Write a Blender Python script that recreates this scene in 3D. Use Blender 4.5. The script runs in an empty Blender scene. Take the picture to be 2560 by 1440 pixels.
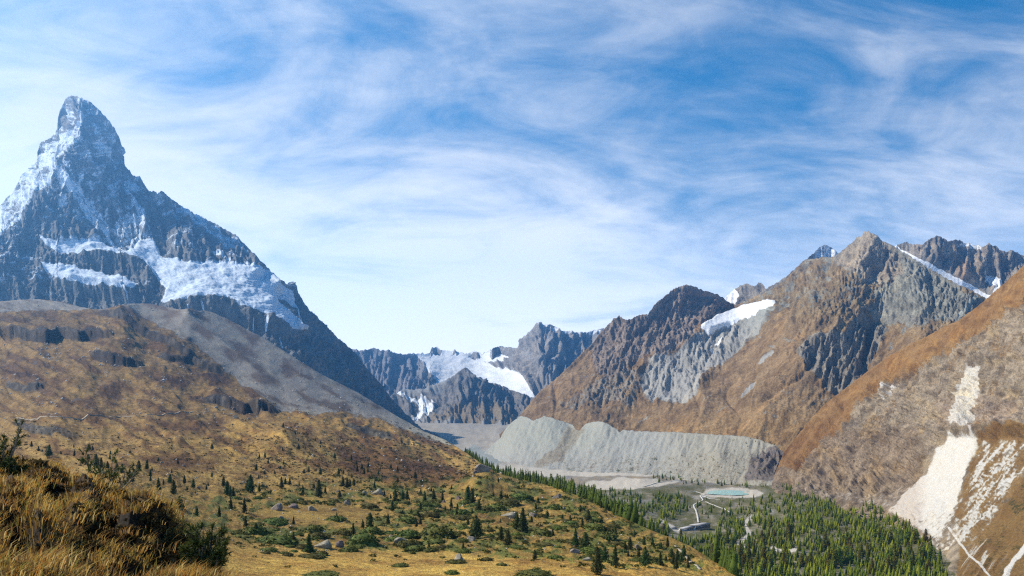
import bpy, math, random
import numpy as np

S = bpy.context.scene
COL = S.collection
F = 2009.0                      # focal length in photograph pixels (2560 wide)
HY = 1000.0                     # photograph row of the horizon
SUN_AZ = math.radians(77)       # sun to the left of the view, a little in front of it
SUN_EL = math.radians(41)

# ------------------------------------------------------------------ camera
cam = bpy.data.cameras.new('camera')
cam.sensor_width = 36.0
cam.lens = 36.0 * F / 2560.0
cam.shift_y = (HY - 720.0) / 2560.0
cam.clip_start = 0.1
cam.clip_end = 60000
camo = bpy.data.objects.new('camera', cam)
COL.objects.link(camo)
camo.location = (0, 0, 0)
camo.rotation_euler = (math.radians(90), 0, 0)
S.camera = camo

# ------------------------------------------------------------------ world
W = bpy.data.worlds.new('World')
S.world = W
W.use_nodes = True
nt = W.node_tree
nt.nodes.clear()
N = nt.nodes.new
L = nt.links.new
out = N('ShaderNodeOutputWorld')
bg = N('ShaderNodeBackground'); bg.inputs['Strength'].default_value = 0.1
sky = N('ShaderNodeTexSky'); sky.sky_type = 'NISHITA'; sky.sun_disc = False
sky.sun_elevation = SUN_EL
sky.sun_rotation = -SUN_AZ
sky.altitude = 2300
sky.air_density = 1.0; sky.dust_density = 0.6; sky.ozone_density = 2.0
hs = N('ShaderNodeHueSaturation'); hs.inputs['Saturation'].default_value = 1.42; hs.inputs['Value'].default_value = 0.98; hs.inputs['Hue'].default_value = 0.49
L(sky.outputs[0], hs.inputs['Color'])
tc = N('ShaderNodeTexCoord')
sep = N('ShaderNodeSeparateXYZ'); L(tc.outputs['Generated'], sep.inputs[0])


def wmath(op, a, b=None, c=None, clamp=False):
    n = nt.nodes.new('ShaderNodeMath'); n.operation = op; n.use_clamp = clamp
    for i, v in enumerate((a, b, c)):
        if v is None:
            continue
        if isinstance(v, (int, float)):
            n.inputs[i].default_value = v
        else:
            nt.links.new(v, n.inputs[i])
    return n.outputs[0]


zc = wmath('ADD', wmath('MAXIMUM', sep.outputs['Z'], 0.0), 0.36)
cu = wmath('DIVIDE', sep.outputs['X'], zc)
cv = wmath('DIVIDE', sep.outputs['Y'], zc)
cmb = N('ShaderNodeCombineXYZ'); L(cu, cmb.inputs[0]); L(cv, cmb.inputs[1])


def wnoise(scale, stretch, rot, detail, rough, dist, off):
    m = N('ShaderNodeMapping'); L(cmb.outputs[0], m.inputs[0])
    m.inputs['Rotation'].default_value = (0, 0, rot)
    m.inputs['Scale'].default_value = stretch
    m.inputs['Location'].default_value = off
    n = N('ShaderNodeTexNoise'); L(m.outputs[0], n.inputs['Vector'])
    n.inputs['Scale'].default_value = scale; n.inputs['Detail'].default_value = detail
    n.inputs['Roughness'].default_value = rough; n.inputs['Distortion'].default_value = dist
    return n.outputs['Fac']


n_big = wnoise(0.8, (1, 1, 1), 0.3, 3, 0.5, 0.3, (3.1, 1.7, 0))          # where the cirrus lies
n_mid = wnoise(2.3, (1.0, 1.9, 1), -0.95, 9, 0.58, 1.0, (0.3, 5.2, 0))     # streaks
n_fine = wnoise(6.5, (1.0, 2.0, 1), -1.0, 8, 0.62, 0.8, (7.3, 2.2, 0))    # fibres
dens = wmath('ADD', wmath('MULTIPLY', n_big, 0.75), wmath('ADD', wmath('MULTIPLY', n_mid, 0.86), wmath('MULTIPLY', n_fine, 0.3)))
# the veil thickens towards the sun and towards the horizon
sunv = (-math.sin(SUN_AZ) * math.cos(SUN_EL), math.cos(SUN_AZ) * math.cos(SUN_EL), math.sin(SUN_EL))
dp = N('ShaderNodeVectorMath'); dp.operation = 'DOT_PRODUCT'
L(tc.outputs['Generated'], dp.inputs[0]); dp.inputs[1].default_value = sunv
toward = wmath('MULTIPLY', dp.outputs['Value'], 0.36)
low = wmath('MULTIPLY', wmath('SUBTRACT', 0.40, sep.outputs['Z']), 1.45)
d2 = wmath('ADD', dens, wmath('ADD', toward, low))
rmp = N('ShaderNodeValToRGB'); L(wmath('SUBTRACT', d2, 0.565), rmp.inputs[0])
rmp.color_ramp.interpolation = 'EASE'
rmp.color_ramp.elements[0].position = 0.33; rmp.color_ramp.elements[0].color = (0, 0, 0, 1)
rmp.color_ramp.elements[1].position = 0.98; rmp.color_ramp.elements[1].color = (1, 1, 1, 1)
mixc = N('ShaderNodeMixRGB')
L(wmath('MULTIPLY', rmp.outputs[0], 0.93), mixc.inputs[0]); L(hs.outputs[0], mixc.inputs[1])
cb = N('ShaderNodeVectorMath'); cb.operation = 'SCALE'
cb.inputs[0].default_value = (7.25, 7.35, 7.5)
L(wmath('ADD', 1.0, wmath('MULTIPLY', wmath('MAXIMUM', wmath('SUBTRACT', 0.30, sep.outputs['Z']), 0.0), 3.2)), cb.inputs['Scale'])
L(cb.outputs[0], mixc.inputs[2])
L(mixc.outputs[0], bg.inputs['Color']); L(bg.outputs[0], out.inputs['Surface'])

# ------------------------------------------------------------------ sun, exposure
sun = bpy.data.lights.new('sun', 'SUN'); sun.energy = 5.0; sun.angle = math.radians(0.5); sun.color = (1.0, 0.915, 0.78)
suno = bpy.data.objects.new('sun', sun); COL.objects.link(suno)
from mathutils import Vector
suno.rotation_euler = Vector(sunv).to_track_quat('Z', 'Y').to_euler()
S.view_settings.view_transform = 'Standard'; S.view_settings.look = 'None'
S.view_settings.exposure = 0.72; S.view_settings.gamma = 1.0
S.cycles.use_denoising = False
S.cycles.pixel_filter_type = 'BLACKMAN_HARRIS'; S.cycles.filter_width = 1.25
S.cycles.max_bounces = 5; S.cycles.diffuse_bounces = 2; S.cycles.glossy_bounces = 2
S.cycles.transmission_bounces = 2; S.cycles.volume_bounces = 0; S.cycles.transparent_max_bounces = 6
S.cycles.use_fast_gi = False

# ------------------------------------------------------------------ numeric helpers
rng = np.random.default_rng(7)
_perm = rng.permutation(512).astype(np.int32)
_perm = np.concatenate([_perm, _perm, _perm])
_g = rng.normal(size=(512, 3)); _g /= np.linalg.norm(_g, axis=1)[:, None]
_g = _g.astype(np.float32)


def perlin(x, y, z):
    shp = np.broadcast(x, y, z).shape
    x, y, z = [np.broadcast_to(np.asarray(a, np.float32), shp).ravel() for a in (x, y, z)]
    xi, yi, zi = np.floor(x), np.floor(y), np.floor(z)
    xf, yf, zf = x - xi, y - yi, z - zi
    xi, yi, zi = [(a.astype(np.int64) & 511).astype(np.int32) for a in (xi, yi, zi)]
    u, v, w = [a * a * a * (a * (a * 6 - 15) + 10) for a in (xf, yf, zf)]
    res = 0
    for dx in (0, 1):
        wx = u if dx else 1 - u
        a1 = _perm[(xi + dx) & 511]
        for dy in (0, 1):
            wy = v if dy else 1 - v
            a2 = _perm[a1 + ((yi + dy) & 511)]
            for dz in (0, 1):
                wz = w if dz else 1 - w
                g = _g[_perm[a2 + ((zi + dz) & 511)] & 511]
                res = res + wx * wy * wz * (g[:, 0] * (xf - dx) + g[:, 1] * (yf - dy) + g[:, 2] * (zf - dz))
    return (res * 1.6).reshape(shp)


def fbm(x, y, z, octv=4, gain=0.5, lac=2.03):
    s = 0; a = 1.0; t = 0
    for o in range(octv):
        s = s + a * perlin(x, y, z + 17.3 * o); t += a
        x = x * lac; y = y * lac; z = z * lac; a *= gain
    return s / t


def ridged(x, y, z, octv=4, gain=0.5, lac=2.1):
    """sharp crests at 1, rounded hollows towards 0"""
    s = 0; a = 1.0; t = 0; w = 1.0
    for o in range(octv):
        r = 1 - np.abs(perlin(x, y, z + 9.1 * o)) * 1.4
        r = np.clip(r, 0, 1) ** 2 * w
        w = np.clip(r * 1.6, 0.15, 1)
        s = s + a * r; t += a
        x = x * lac; y = y * lac; z = z * lac; a *= gain
    return s / t


def rot2(x, y, deg):
    c, s = math.cos(math.radians(deg)), math.sin(math.radians(deg))
    return x * c + y * s, -x * s + y * c


def sstep(a, b, x):
    t = np.clip((x - a) / (b - a), 0, 1)
    return t * t * (3 - 2 * t)


def seg_dist(X, Y, pts, closed=False):
    pts = [tuple(p[:2]) for p in pts]
    if closed:
        pts = pts + [pts[0]]
    best = np.full(X.shape, 1e9, np.float32); sgn = np.zeros(X.shape, np.float32); par = np.zeros(X.shape, np.float32)
    for i, ((x0, y0), (x1, y1)) in enumerate(zip(pts[:-1], pts[1:])):
        dx, dy = x1 - x0, y1 - y0
        l2 = dx * dx + dy * dy + 1e-9
        t = np.clip(((X - x0) * dx + (Y - y0) * dy) / l2, 0, 1)
        d = np.hypot(X - x0 - t * dx, Y - y0 - t * dy)
        m = d < best
        best = np.where(m, d, best)
        sgn = np.where(m, np.sign(dx * (Y - y0) - dy * (X - x0)), sgn)
        par = np.where(m, (i + t) / (len(pts) - 1), par)
    return best, sgn, par


def poly(X, Y, pts, soft=6, warp=8, wl=30, seed=0):
    """1 inside the outline, 0 outside, with an uneven edge"""
    mg = soft + 1.6 * warp + 2
    bx = (X > min(p[0] for p in pts) - mg) & (X < max(p[0] for p in pts) + mg) & (Y > min(p[1] for p in pts) - mg) & (Y < max(p[1] for p in pts) + mg)
    if X.ndim == 2:
        res = np.zeros(X.shape)
        if bx.any():
            res[bx] = poly(X[bx], Y[bx], pts, soft, warp, wl, seed)
        return res
    if warp:
        X = X + warp * fbm(X / wl, Y / wl, np.float32(seed + 0.5), 3)
        Y = Y + warp * fbm(X / wl, Y / wl, np.float32(seed + 30.5), 3)
    ins = np.zeros(X.shape, bool)
    q = pts + [pts[0]]
    for (x0, y0), (x1, y1) in zip(q[:-1], q[1:]):
        if y0 == y1:
            continue
        c = ((y0 > Y) != (y1 > Y)) & (X < (x1 - x0) * (Y - y0) / (y1 - y0) + x0)
        ins ^= c
    d, _, _ = seg_dist(X, Y, pts, True)
    return sstep(-soft, soft, np.where(ins, d, -d))


def line(X, Y, pts, w, soft=2.0, warp=0, wl=20, seed=0):
    mg = w + soft + 1.6 * warp + 2
    bx = (X > min(p[0] for p in pts) - mg) & (X < max(p[0] for p in pts) + mg) & (Y > min(p[1] for p in pts) - mg) & (Y < max(p[1] for p in pts) + mg)
    if X.ndim == 2:
        res = np.zeros(X.shape)
        if bx.any():
            res[bx] = line(X[bx], Y[bx], pts, w, soft, warp, wl, seed)
        return res
    if warp:
        X = X + warp * fbm(X / wl, Y / wl, np.float32(seed + 0.5), 3)
    d, _, _ = seg_dist(X, Y, pts)
    return 1 - sstep(w, w + soft, d)


def scarp(X, Y, pts, H, up, down):
    """a step in the ground: gentle behind the line, abrupt below it (below = larger row)"""
    d, s, t = seg_dist(X, Y, pts)
    sd = d * s
    t = (X - pts[0][0]) / (pts[-1][0] - pts[0][0])
    end = sstep(0, 0.3, t) * sstep(1, 0.7, t)
    v = np.where(sd < 0, np.exp(np.clip(sd / up, -20, 0)), np.clip(1 - sd / down, 0, 1))
    return H * v * end


def rbf(ctrl, PX, PY):
    c = np.array([(a / 1000., b / 1000.) for a, b, _ in ctrl], np.float64)
    v = np.log(np.array([d for _, _, d in ctrl], np.float64))
    n = len(c)
    R = np.linalg.norm(c[:, None] - c[None], axis=2)
    A = np.zeros((n + 3, n + 3)); A[:n, :n] = R - np.eye(n) * 1e-4
    A[:n, n] = 1; A[:n, n + 1:] = c; A[n, :n] = 1; A[n + 1:, :n] = c.T
    w = np.linalg.solve(A, np.concatenate([v, np.zeros(3)]))
    q = np.stack([PX.ravel() / 1000., PY.ravel() / 1000.], 1)
    o = np.empty(len(q))
    for i in range(0, len(q), 40000):
        k = q[i:i + 40000]
        r = np.sqrt((k[:, None, 0] - c[None, :, 0]) ** 2 + (k[:, None, 1] - c[None, :, 1]) ** 2)
        o[i:i + 40000] = r @ w[:n] + w[n] + k @ w[n + 1:]
    return np.exp(o).reshape(PX.shape)


def ctrl_line(pts, n):
    """points strung along a ridge or hollow: (column, row, distance)"""
    p = np.array(pts, float)
    s = np.concatenate([[0], np.cumsum(np.hypot(*np.diff(p[:, :2], axis=0).T))])
    t = np.linspace(0, s[-1], n)
    return [tuple(float(np.interp(a, s, p[:, k])) for k in range(3)) for a in t]


def unproj(px, py, D):
    return np.stack([(px - 1280.0) / F * D, D * np.ones_like(px), (HY - py) / F * D], -1)


def new_mesh(name, V, faces4=None, faces3=None, mat=None, smooth=True):
    me = bpy.data.meshes.new(name)
    V = np.asarray(V, np.float32).reshape(-1, 3)
    me.vertices.add(len(V)); me.vertices.foreach_set('co', V.ravel())
    idx = []; tot = []
    if faces4 is not None and len(faces4):
        f = np.asarray(faces4, np.int32).reshape(-1, 4); idx.append(f.ravel()); tot.append(np.full(len(f), 4, np.int32))
    if faces3 is not None and len(faces3):
        f = np.asarray(faces3, np.int32).reshape(-1, 3); idx.append(f.ravel()); tot.append(np.full(len(f), 3, np.int32))
    idx = np.concatenate(idx); tot = np.concatenate(tot)
    me.loops.add(len(idx)); me.loops.foreach_set('vertex_index', idx)
    me.polygons.add(len(tot))
    st = np.concatenate([[0], np.cumsum(tot)[:-1]]).astype(np.int32)
    me.polygons.foreach_set('loop_start', st); me.polygons.foreach_set('loop_total', tot)
    if smooth:
        me.polygons.foreach_set('use_smooth', np.ones(len(tot), bool))
    me.update(calc_edges=True)
    if mat is not None:
        me.materials.append(mat)
    return me


def attr4(me, name, arr):
    a = me.attributes.new(name, 'FLOAT_COLOR', 'POINT')
    a.data.foreach_set('color', np.asarray(arr, np.float32).ravel())


def link(name, me, parent=None, **props):
    o = bpy.data.objects.new(name, me)
    COL.objects.link(o)
    if parent is not None:
        o.parent = parent
    for k, v in props.items():
        o[k] = v
    return o


# ------------------------------------------------------------------ materials
class NB:
    """small helper round a material's node tree"""
    def __init__(self, name):
        self.m = bpy.data.materials.new(name); self.m.use_nodes = True
        self.t = self.m.node_tree; self.t.nodes.clear()
        self.out = self.t.nodes.new('ShaderNodeOutputMaterial')
        self.bs = self.t.nodes.new('ShaderNodeBsdfPrincipled')
        self.t.links.new(self.bs.outputs[0], self.out.inputs[0])

    def node(self, typ, **kw):
        n = self.t.nodes.new(typ)
        for k, v in kw.items():
            setattr(n, k, v)
        return n

    def l(self, a, b):
        self.t.links.new(a, b)

    def put(self, sock, v):
        if isinstance(v, (int, float)):
            sock.default_value = v
        elif isinstance(v, tuple):
            sock.default_value = v if len(v) == len(sock.default_value) else tuple(v) + (1,)
        else:
            self.l(v, sock)

    def math(self, op, a, b=None, c=None, clamp=False):
        n = self.node('ShaderNodeMath', operation=op, use_clamp=clamp)
        for i, v in enumerate((a, b, c)):
            if v is not None:
                self.put(n.inputs[i], v)
        return n.outputs[0]

    def mix(self, f, a, b, mode='MIX'):
        n = self.node('ShaderNodeMixRGB', blend_type=mode)
        self.put(n.inputs[0], f); self.put(n.inputs[1], a); self.put(n.inputs[2], b)
        return n.outputs[0]

    def pos(self):
        return self.node('ShaderNodeNewGeometry').outputs['Position']

    def noise(self, vec, size, detail=4, rough=0.6, dist=0.0, stretch=(1, 1, 1), rotz=0.0, roty=0.0):
        m = self.node('ShaderNodeMapping')
        self.l(vec, m.inputs[0])
        m.inputs['Scale'].default_value = tuple(s / size for s in stretch)
        m.inputs['Rotation'].default_value = (0, roty, rotz)
        n = self.node('ShaderNodeTexNoise')
        self.l(m.outputs[0], n.inputs['Vector'])
        n.inputs['Scale'].default_value = 1; n.inputs['Detail'].default_value = detail
        n.inputs['Roughness'].default_value = rough; n.inputs['Distortion'].default_value = dist
        return n.outputs['Fac']

    def ramp(self, f, a, b):
        n = self.node('ShaderNodeMapRange', interpolation_type='SMOOTHSTEP')
        self.put(n.inputs[0], f); n.inputs[1].default_value = a; n.inputs[2].default_value = b
        return n.outputs[0]

    def attr(self, name):
        return self.node('ShaderNodeAttribute', attribute_name=name)


def terrain_mat(name, size, rock=((.16, .14, .12), (.28, .25, .22)), grass=((.22, .13, .05), (.30, .20, .09)),
                scree=((.30, .29, .27), (.40, .39, .37)), veg=((.035, .045, .012), (.07, .075, .02)),
                snow=(.82, .84, .86), bump=0.6, streak=(1, 1, .35), contrast=1.0):
    b = NB(name)
    p = b.pos()
    a = b.attr('cover')
    sp = b.node('ShaderNodeSeparateColor'); b.l(a.outputs['Color'], sp.inputs[0])
    tint = b.attr('tint').outputs['Color']
    n1 = b.noise(p, size * 5, 8, 0.62, 0.4)
    n2 = b.noise(p, size * 1.3, 7, 0.7, 0.6, streak)
    n3 = b.noise(p, size * 0.32, 4, 0.7)
    # cover edges broken up by the fine noises
    brk = b.math('ADD', b.math('MULTIPLY', b.math('SUBTRACT', n2, 0.5), 0.95), b.math('MULTIPLY', b.math('SUBTRACT', n3, 0.5), 0.75))

    def cover(ch, k=1.0):
        return b.ramp(b.math('ADD', ch, b.math('MULTIPLY', brk, k)), 0.36, 0.64)
    f_snow = cover(sp.outputs[0], 0.8)
    f_grass = cover(sp.outputs[1])
    f_scree = cover(sp.outputs[2])
    f_veg = cover(a.outputs['Alpha'], 1.1)
    v12 = b.ramp(b.math('ADD', b.math('MULTIPLY', n1, 0.5), b.math('MULTIPLY', n2, 0.5)), 0.36, 0.64)
    v3 = b.ramp(n3, 0.3, 0.7)
    crock = b.mix(b.math('MULTIPLY', v12, 1.0), rock[0], rock[1])
    cgrass = b.mix(v12, grass[0], grass[1])
    cscree = b.mix(v3, scree[0], scree[1])
    cveg = b.mix(v3, veg[0], veg[1])
    c = b.mix(f_scree, crock, cscree)
    c = b.mix(f_grass, c, cgrass)
    c = b.mix(f_veg, c, cveg)
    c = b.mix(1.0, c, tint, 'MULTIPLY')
    dark = b.mix(b.math('MULTIPLY', v3, 0.8 * contrast), (1.22, 1.22, 1.22), (0.5, 0.49, 0.48))
    c = b.mix(1.0, c, dark, 'MULTIPLY')
    csn = b.mix(b.math('MULTIPLY', v12, 0.6), snow, tuple(c * .72 for c in snow))
    c = b.mix(f_snow, c, csn)
    b.l(c, b.bs.inputs['Base Color'])
    b.bs.inputs['Roughness'].default_value = 0.9
    b.bs.inputs['Specular IOR Level'].default_value = 0.15
    bm = b.node('ShaderNodeBump')
    bm.inputs['Strength'].default_value = bump
    bm.inputs['Distance'].default_value = size * 0.75
    hgt = b.math('ADD', b.math('MULTIPLY', n2, 0.8), b.math('MULTIPLY', n3, 0.45))
    hgt = b.math('MULTIPLY', hgt, b.math('SUBTRACT', 1.0, b.math('MULTIPLY', f_snow, 0.75)))
    b.l(hgt, bm.inputs['Height']); b.l(bm.outputs[0], b.bs.inputs['Normal'])
    return b.m


# ------------------------------------------------------------------ terrain sheets
SHEETS = {}


class Sheet:
    def at(self, px, py):
        """point on the finished surface that was laid out at this column and row"""
        px = np.asarray(px, float); py = np.asarray(py, float)
        j = np.clip((px - self.px0) / self.step, 0, self.nc - 1.001)
        tp = np.interp(px, self.cols, self.topy); bt = np.interp(px, self.cols, self.boty)
        i = np.clip((py - tp) / (bt - tp), 0, 0.9999) ** (1 / self.pw) * (self.nr - 1)
        i0 = np.floor(i).astype(int); j0 = np.floor(j).astype(int)
        fi = (i - i0)[..., None]; fj = (j - j0)[..., None]
        P = self.P
        return (P[i0, j0] * (1 - fi) * (1 - fj) + P[i0 + 1, j0] * fi * (1 - fj) + P[i0, j0 + 1] * (1 - fi) * fj + P[i0 + 1, j0 + 1] * fi * fj)

    def normal(self, px, py):
        a = self.at(np.asarray(px) - 3, py); b = self.at(np.asarray(px) + 3, py)
        c = self.at(px, np.asarray(py) - 3); d = self.at(px, np.asarray(py) + 3)
        n = np.cross(b - a, c - d)
        n /= np.linalg.norm(n, axis=-1, keepdims=True) + 1e-9
        return n


def grid_normals(P):
    du = np.gradient(P, axis=1); dv = np.gradient(P, axis=0)
    n = np.cross(du, -dv)
    n /= np.linalg.norm(n, axis=2, keepdims=True) + 1e-9
    return n


def sheet(name, top, bot, ctrl, mat, step=2.5, jag=0.0, jagl=14, disp=None, cover=None, back=(0.25, 1.0), fade=14, pw=1.0, vertical=False, rows=None):
    s = Sheet()
    px0, px1 = top[0][0], top[-1][0]
    cols = np.arange(px0, px1 + step, step, dtype=np.float64)
    ty = np.interp(cols, [p[0] for p in top], [p[1] for p in top])
    if jag:
        sd = np.float32(abs(hash_name(name)))
        ty = ty - jag * (ridged(cols / jagl, np.zeros_like(cols), sd, 4, 0.6) - 0.45) - 0.5 * jag * fbm(cols / (jagl * 0.3), np.zeros_like(cols), sd + 5, 3)
    by = np.interp(cols, [p[0] for p in bot], [p[1] for p in bot])
    by = np.maximum(by, ty + 8)
    nr = rows or int((by - ty).max() / step) + 2
    T = np.linspace(0, 1, nr)[:, None] ** pw
    PX = np.broadcast_to(cols[None], (nr, len(cols))).copy()
    PY = ty[None] + (by - ty)[None] * T
    D = rbf(ctrl, PX, PY)
    P = unproj(PX, PY, D)
    if disp is not None:
        d = disp(PX, PY, D, P)
        fd = sstep(0, fade, PY - ty[None])
        d = d * (0.12 + 0.88 * fd)
        if vertical:
            P = P.copy(); P[..., 2] += d
        else:
            P = P + grid_normals(P) * d[..., None]
    nrm = grid_normals(P)
    if cover is not None:
        cv, tint = cover(PX, PY, D, P, nrm)
    else:
        cv = np.zeros(PX.shape + (4,)); tint = np.ones(PX.shape + (3,))
    # the far side, out of sight behind the crest
    nb = 8
    backs = []
    bl = (by - ty)[None] / F * D[:1]
    for k in range(nb, 0, -1):
        q = (k / nb) ** 1.4
        p = P[0].copy()
        hd = p[:, :2] / (np.linalg.norm(p[:, :2], axis=1, keepdims=True))
        Hh = np.maximum(bl[0], 0.02 * D[0])
        p[:, :2] += hd * (Hh * back[1] / max(back[0], 0.05) * 0.25 * q)[:, None]
        p[:, 2] = np.minimum(p[:, 2], np.maximum(p[:, 2] - Hh * back[1] * q, -420.0 + 2.0 * (nb - k)))
        backs.append(p)
    V = np.concatenate([np.stack(backs), P], 0)
    cv = np.concatenate([np.repeat(cv[:1], nb, 0), cv], 0)
    tint = np.concatenate([np.repeat(tint[:1], nb, 0), tint], 0)
    R, C = V.shape[:2]
    ii = np.arange(R * C).reshape(R, C)
    f = np.stack([ii[:-1, :-1], ii[1:, :-1], ii[1:, 1:], ii[:-1, 1:]], -1).reshape(-1, 4)
    me = new_mesh(name, V, f, None, mat)
    attr4(me, 'cover', cv.reshape(-1, 4))
    attr4(me, 'tint', np.concatenate([tint.reshape(-1, 3), np.ones((R * C, 1))], 1))
    s.px0, s.step, s.nc, s.nr, s.cols, s.topy, s.boty, s.P, s.pw = px0, step, len(cols), nr, cols, ty, by, P, pw
    s.cv = cv
    s.obj = link(name, me, kind='structure')
    return s


def hash_name(n):
    return sum((i + 1) * ord(c) for i, c in enumerate(n)) % 211


def tints(shape, items):
    t = np.ones(shape + (3,))
    for m, c in items:
        t = t * (1 - m[..., None]) + t * np.array(c) * m[..., None]
    return t


def rock_relief(PX, PY, D, gully_deg, w, l, amp, seed, small=0.35):
    """fall-line gullies and buttresses in metres: w, l are their spacing across and along the slope in pixels"""
    wx = PX + 0.35 * w * fbm(PX / (w * 1.7), PY / (w * 1.7), np.float32(seed), 3)
    wy = PY + 0.35 * w * fbm(PX / (w * 1.7), PY / (w * 1.7), np.float32(seed + 40.), 3)
    u, v = rot2(wx, wy, gully_deg)
    g = ridged(u / w, v / l, np.float32(seed + 3.3), 5, 0.52) - 0.4
    f = fbm(wx / (w * 2.5), wy / (w * 2.5), np.float32(seed + 8.1), 3)
    e = ridged(u / (w * small), v / (l * small * 0.7), np.float32(seed + 5.3), 4, 0.55) - 0.4
    m = D / F
    # narrow clefts
    k = 1 - np.abs(perlin(u / (w * .9), v / (l * .55), np.float32(seed + 12.7))) * 2.2
    k = np.clip(k, 0, 1) ** 6
    return m * amp * (g + 0.8 * f + 0.33 * e - .38 * k)

# ================================================================== THE LAND
f32 = np.float32

# ---- far valley head: ice plateau between cliffs and the pointed peak
def far_disp(PX, PY, D, P):
    snow = far_snow(PX, PY)
    r = rock_relief(PX, PY, D, 0, 30, 130, 26, 11)
    r2 = rock_relief(PX, PY, D, 8, 11, 50, 7, 12)
    ice = fbm(PX / 26, PY / 9, f32(3.3), 4) * D / F * 4
    return (r + r2) * (1 - snow) + ice * snow


def far_snow(PX, PY):
    m = poly(PX, PY, [(1030, 870), (1075, 870), (1105, 866), (1180, 866), (1235, 874), (1275, 895), (1250, 905), (1215, 906), (1240, 918), (1285, 925), (1310, 945), (1330, 975), (1345, 1005),
                      (1260, 985), (1200, 975), (1120, 985), (1080, 975), (1090, 945), (1062, 915)], 3, 6, 22, 1)
    m = np.maximum(m, poly(PX, PY, [(1000, 870), (1060, 878), (1050, 890), (1010, 880)], 2, 4, 12, 2))
    rk = poly(PX, PY, [(1068, 885), (1078, 872), (1092, 867), (1104, 876), (1102, 886)], 2, 3, 10, 3)
    rk = np.maximum(rk, poly(PX, PY, [(1130, 888), (1137, 875), (1142, 886)], 1.5, 2, 10, 4))
    rk = np.maximum(rk, poly(PX, PY, [(1172, 892), (1182, 878), (1196, 880), (1204, 892), (1190, 898)], 2, 3, 10, 5))
    return np.clip(m - rk, 0, 1)


def far_cover(PX, PY, D, P, n):
    cv = np.zeros(PX.shape + (4,))
    cv[..., 0] = far_snow(PX, PY)
    dust = poly(PX, PY, [(1340, 812), (1352, 804), (1375, 814), (1500, 824), (1500, 836), (1400, 832), (1372, 824)], 3, 4, 12, 8)
    cv[..., 0] = np.maximum(cv[..., 0], dust * (0.25 + 0.4 * sstep(.3, .7, n[..., 2])))
    # broken ice fall above the nunatak
    fall = poly(PX, PY, [(1215, 955), (1290, 950), (1330, 985), (1345, 1005), (1280, 1000), (1220, 975)], 4, 6, 14, 9)
    cv[..., 0] = np.maximum(cv[..., 0], fall * (0.5 + 0.6 * fbm(PX / 9, PY / 7, f32(2.), 3)))
    cv[..., 2] = sstep(960, 1040, PY) * 0.45
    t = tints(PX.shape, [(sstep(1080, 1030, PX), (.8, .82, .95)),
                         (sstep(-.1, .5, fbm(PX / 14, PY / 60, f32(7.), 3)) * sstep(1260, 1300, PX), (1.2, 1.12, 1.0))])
    return cv, t


far_mat = terrain_mat('far_rock_and_ice', 48, rock=((.18, .17, .165), (.36, .335, .3)), scree=((.25, .24, .22), (.33, .32, .3)), bump=0.5)
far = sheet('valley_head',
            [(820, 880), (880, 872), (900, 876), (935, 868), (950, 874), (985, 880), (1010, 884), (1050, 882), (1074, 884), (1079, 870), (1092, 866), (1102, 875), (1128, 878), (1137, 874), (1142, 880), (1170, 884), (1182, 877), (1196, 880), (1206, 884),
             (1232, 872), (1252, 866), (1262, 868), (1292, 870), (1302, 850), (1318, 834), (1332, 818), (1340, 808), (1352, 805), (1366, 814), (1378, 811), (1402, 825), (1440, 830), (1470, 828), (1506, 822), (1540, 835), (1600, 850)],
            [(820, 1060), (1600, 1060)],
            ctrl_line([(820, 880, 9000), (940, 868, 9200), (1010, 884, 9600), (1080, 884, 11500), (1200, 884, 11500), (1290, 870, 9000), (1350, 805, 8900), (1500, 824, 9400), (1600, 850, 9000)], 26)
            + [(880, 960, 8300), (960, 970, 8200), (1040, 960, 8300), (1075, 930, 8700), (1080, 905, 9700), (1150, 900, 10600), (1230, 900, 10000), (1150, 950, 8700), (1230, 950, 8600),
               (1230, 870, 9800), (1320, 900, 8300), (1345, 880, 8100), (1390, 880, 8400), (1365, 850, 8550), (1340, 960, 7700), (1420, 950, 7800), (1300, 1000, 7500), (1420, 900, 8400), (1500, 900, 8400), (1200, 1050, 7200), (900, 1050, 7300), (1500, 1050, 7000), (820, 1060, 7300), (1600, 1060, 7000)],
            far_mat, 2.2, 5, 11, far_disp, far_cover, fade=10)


# ---- rocky island in the ice in front of it
def isl_disp(PX, PY, D, P):
    return rock_relief(PX, PY, D, -12, 34, 120, 22, 21) + rock_relief(PX, PY, D, 10, 12, 40, 7, 22)


def isl_cover(PX, PY, D, P, n):
    cv = np.zeros(PX.shape + (4,))
    ice = poly(PX, PY, [(985, 975), (1030, 985), (1060, 985), (1085, 1000), (1080, 1020), (1050, 1045), (1030, 1050), (1045, 1020), (1040, 1000), (1000, 990)], 3, 4, 14, 1)
    cv[..., 0] = ice * 0.9
    cv[..., 2] = np.maximum(sstep(1020, 1050, PY), 0.9 * poly(PX, PY, [(985, 960), (1080, 955), (1120, 945), (1090, 975), (1000, 985)], 4, 6, 15, 3))
    cv[..., 1] = 0.75 * poly(PX, PY, [(1070, 1040), (1130, 1010), (1230, 1000), (1290, 1030), (1290, 1060), (1080, 1060)], 8, 12, 25, 2)
    return cv, np.ones(PX.shape + (3,))


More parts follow.
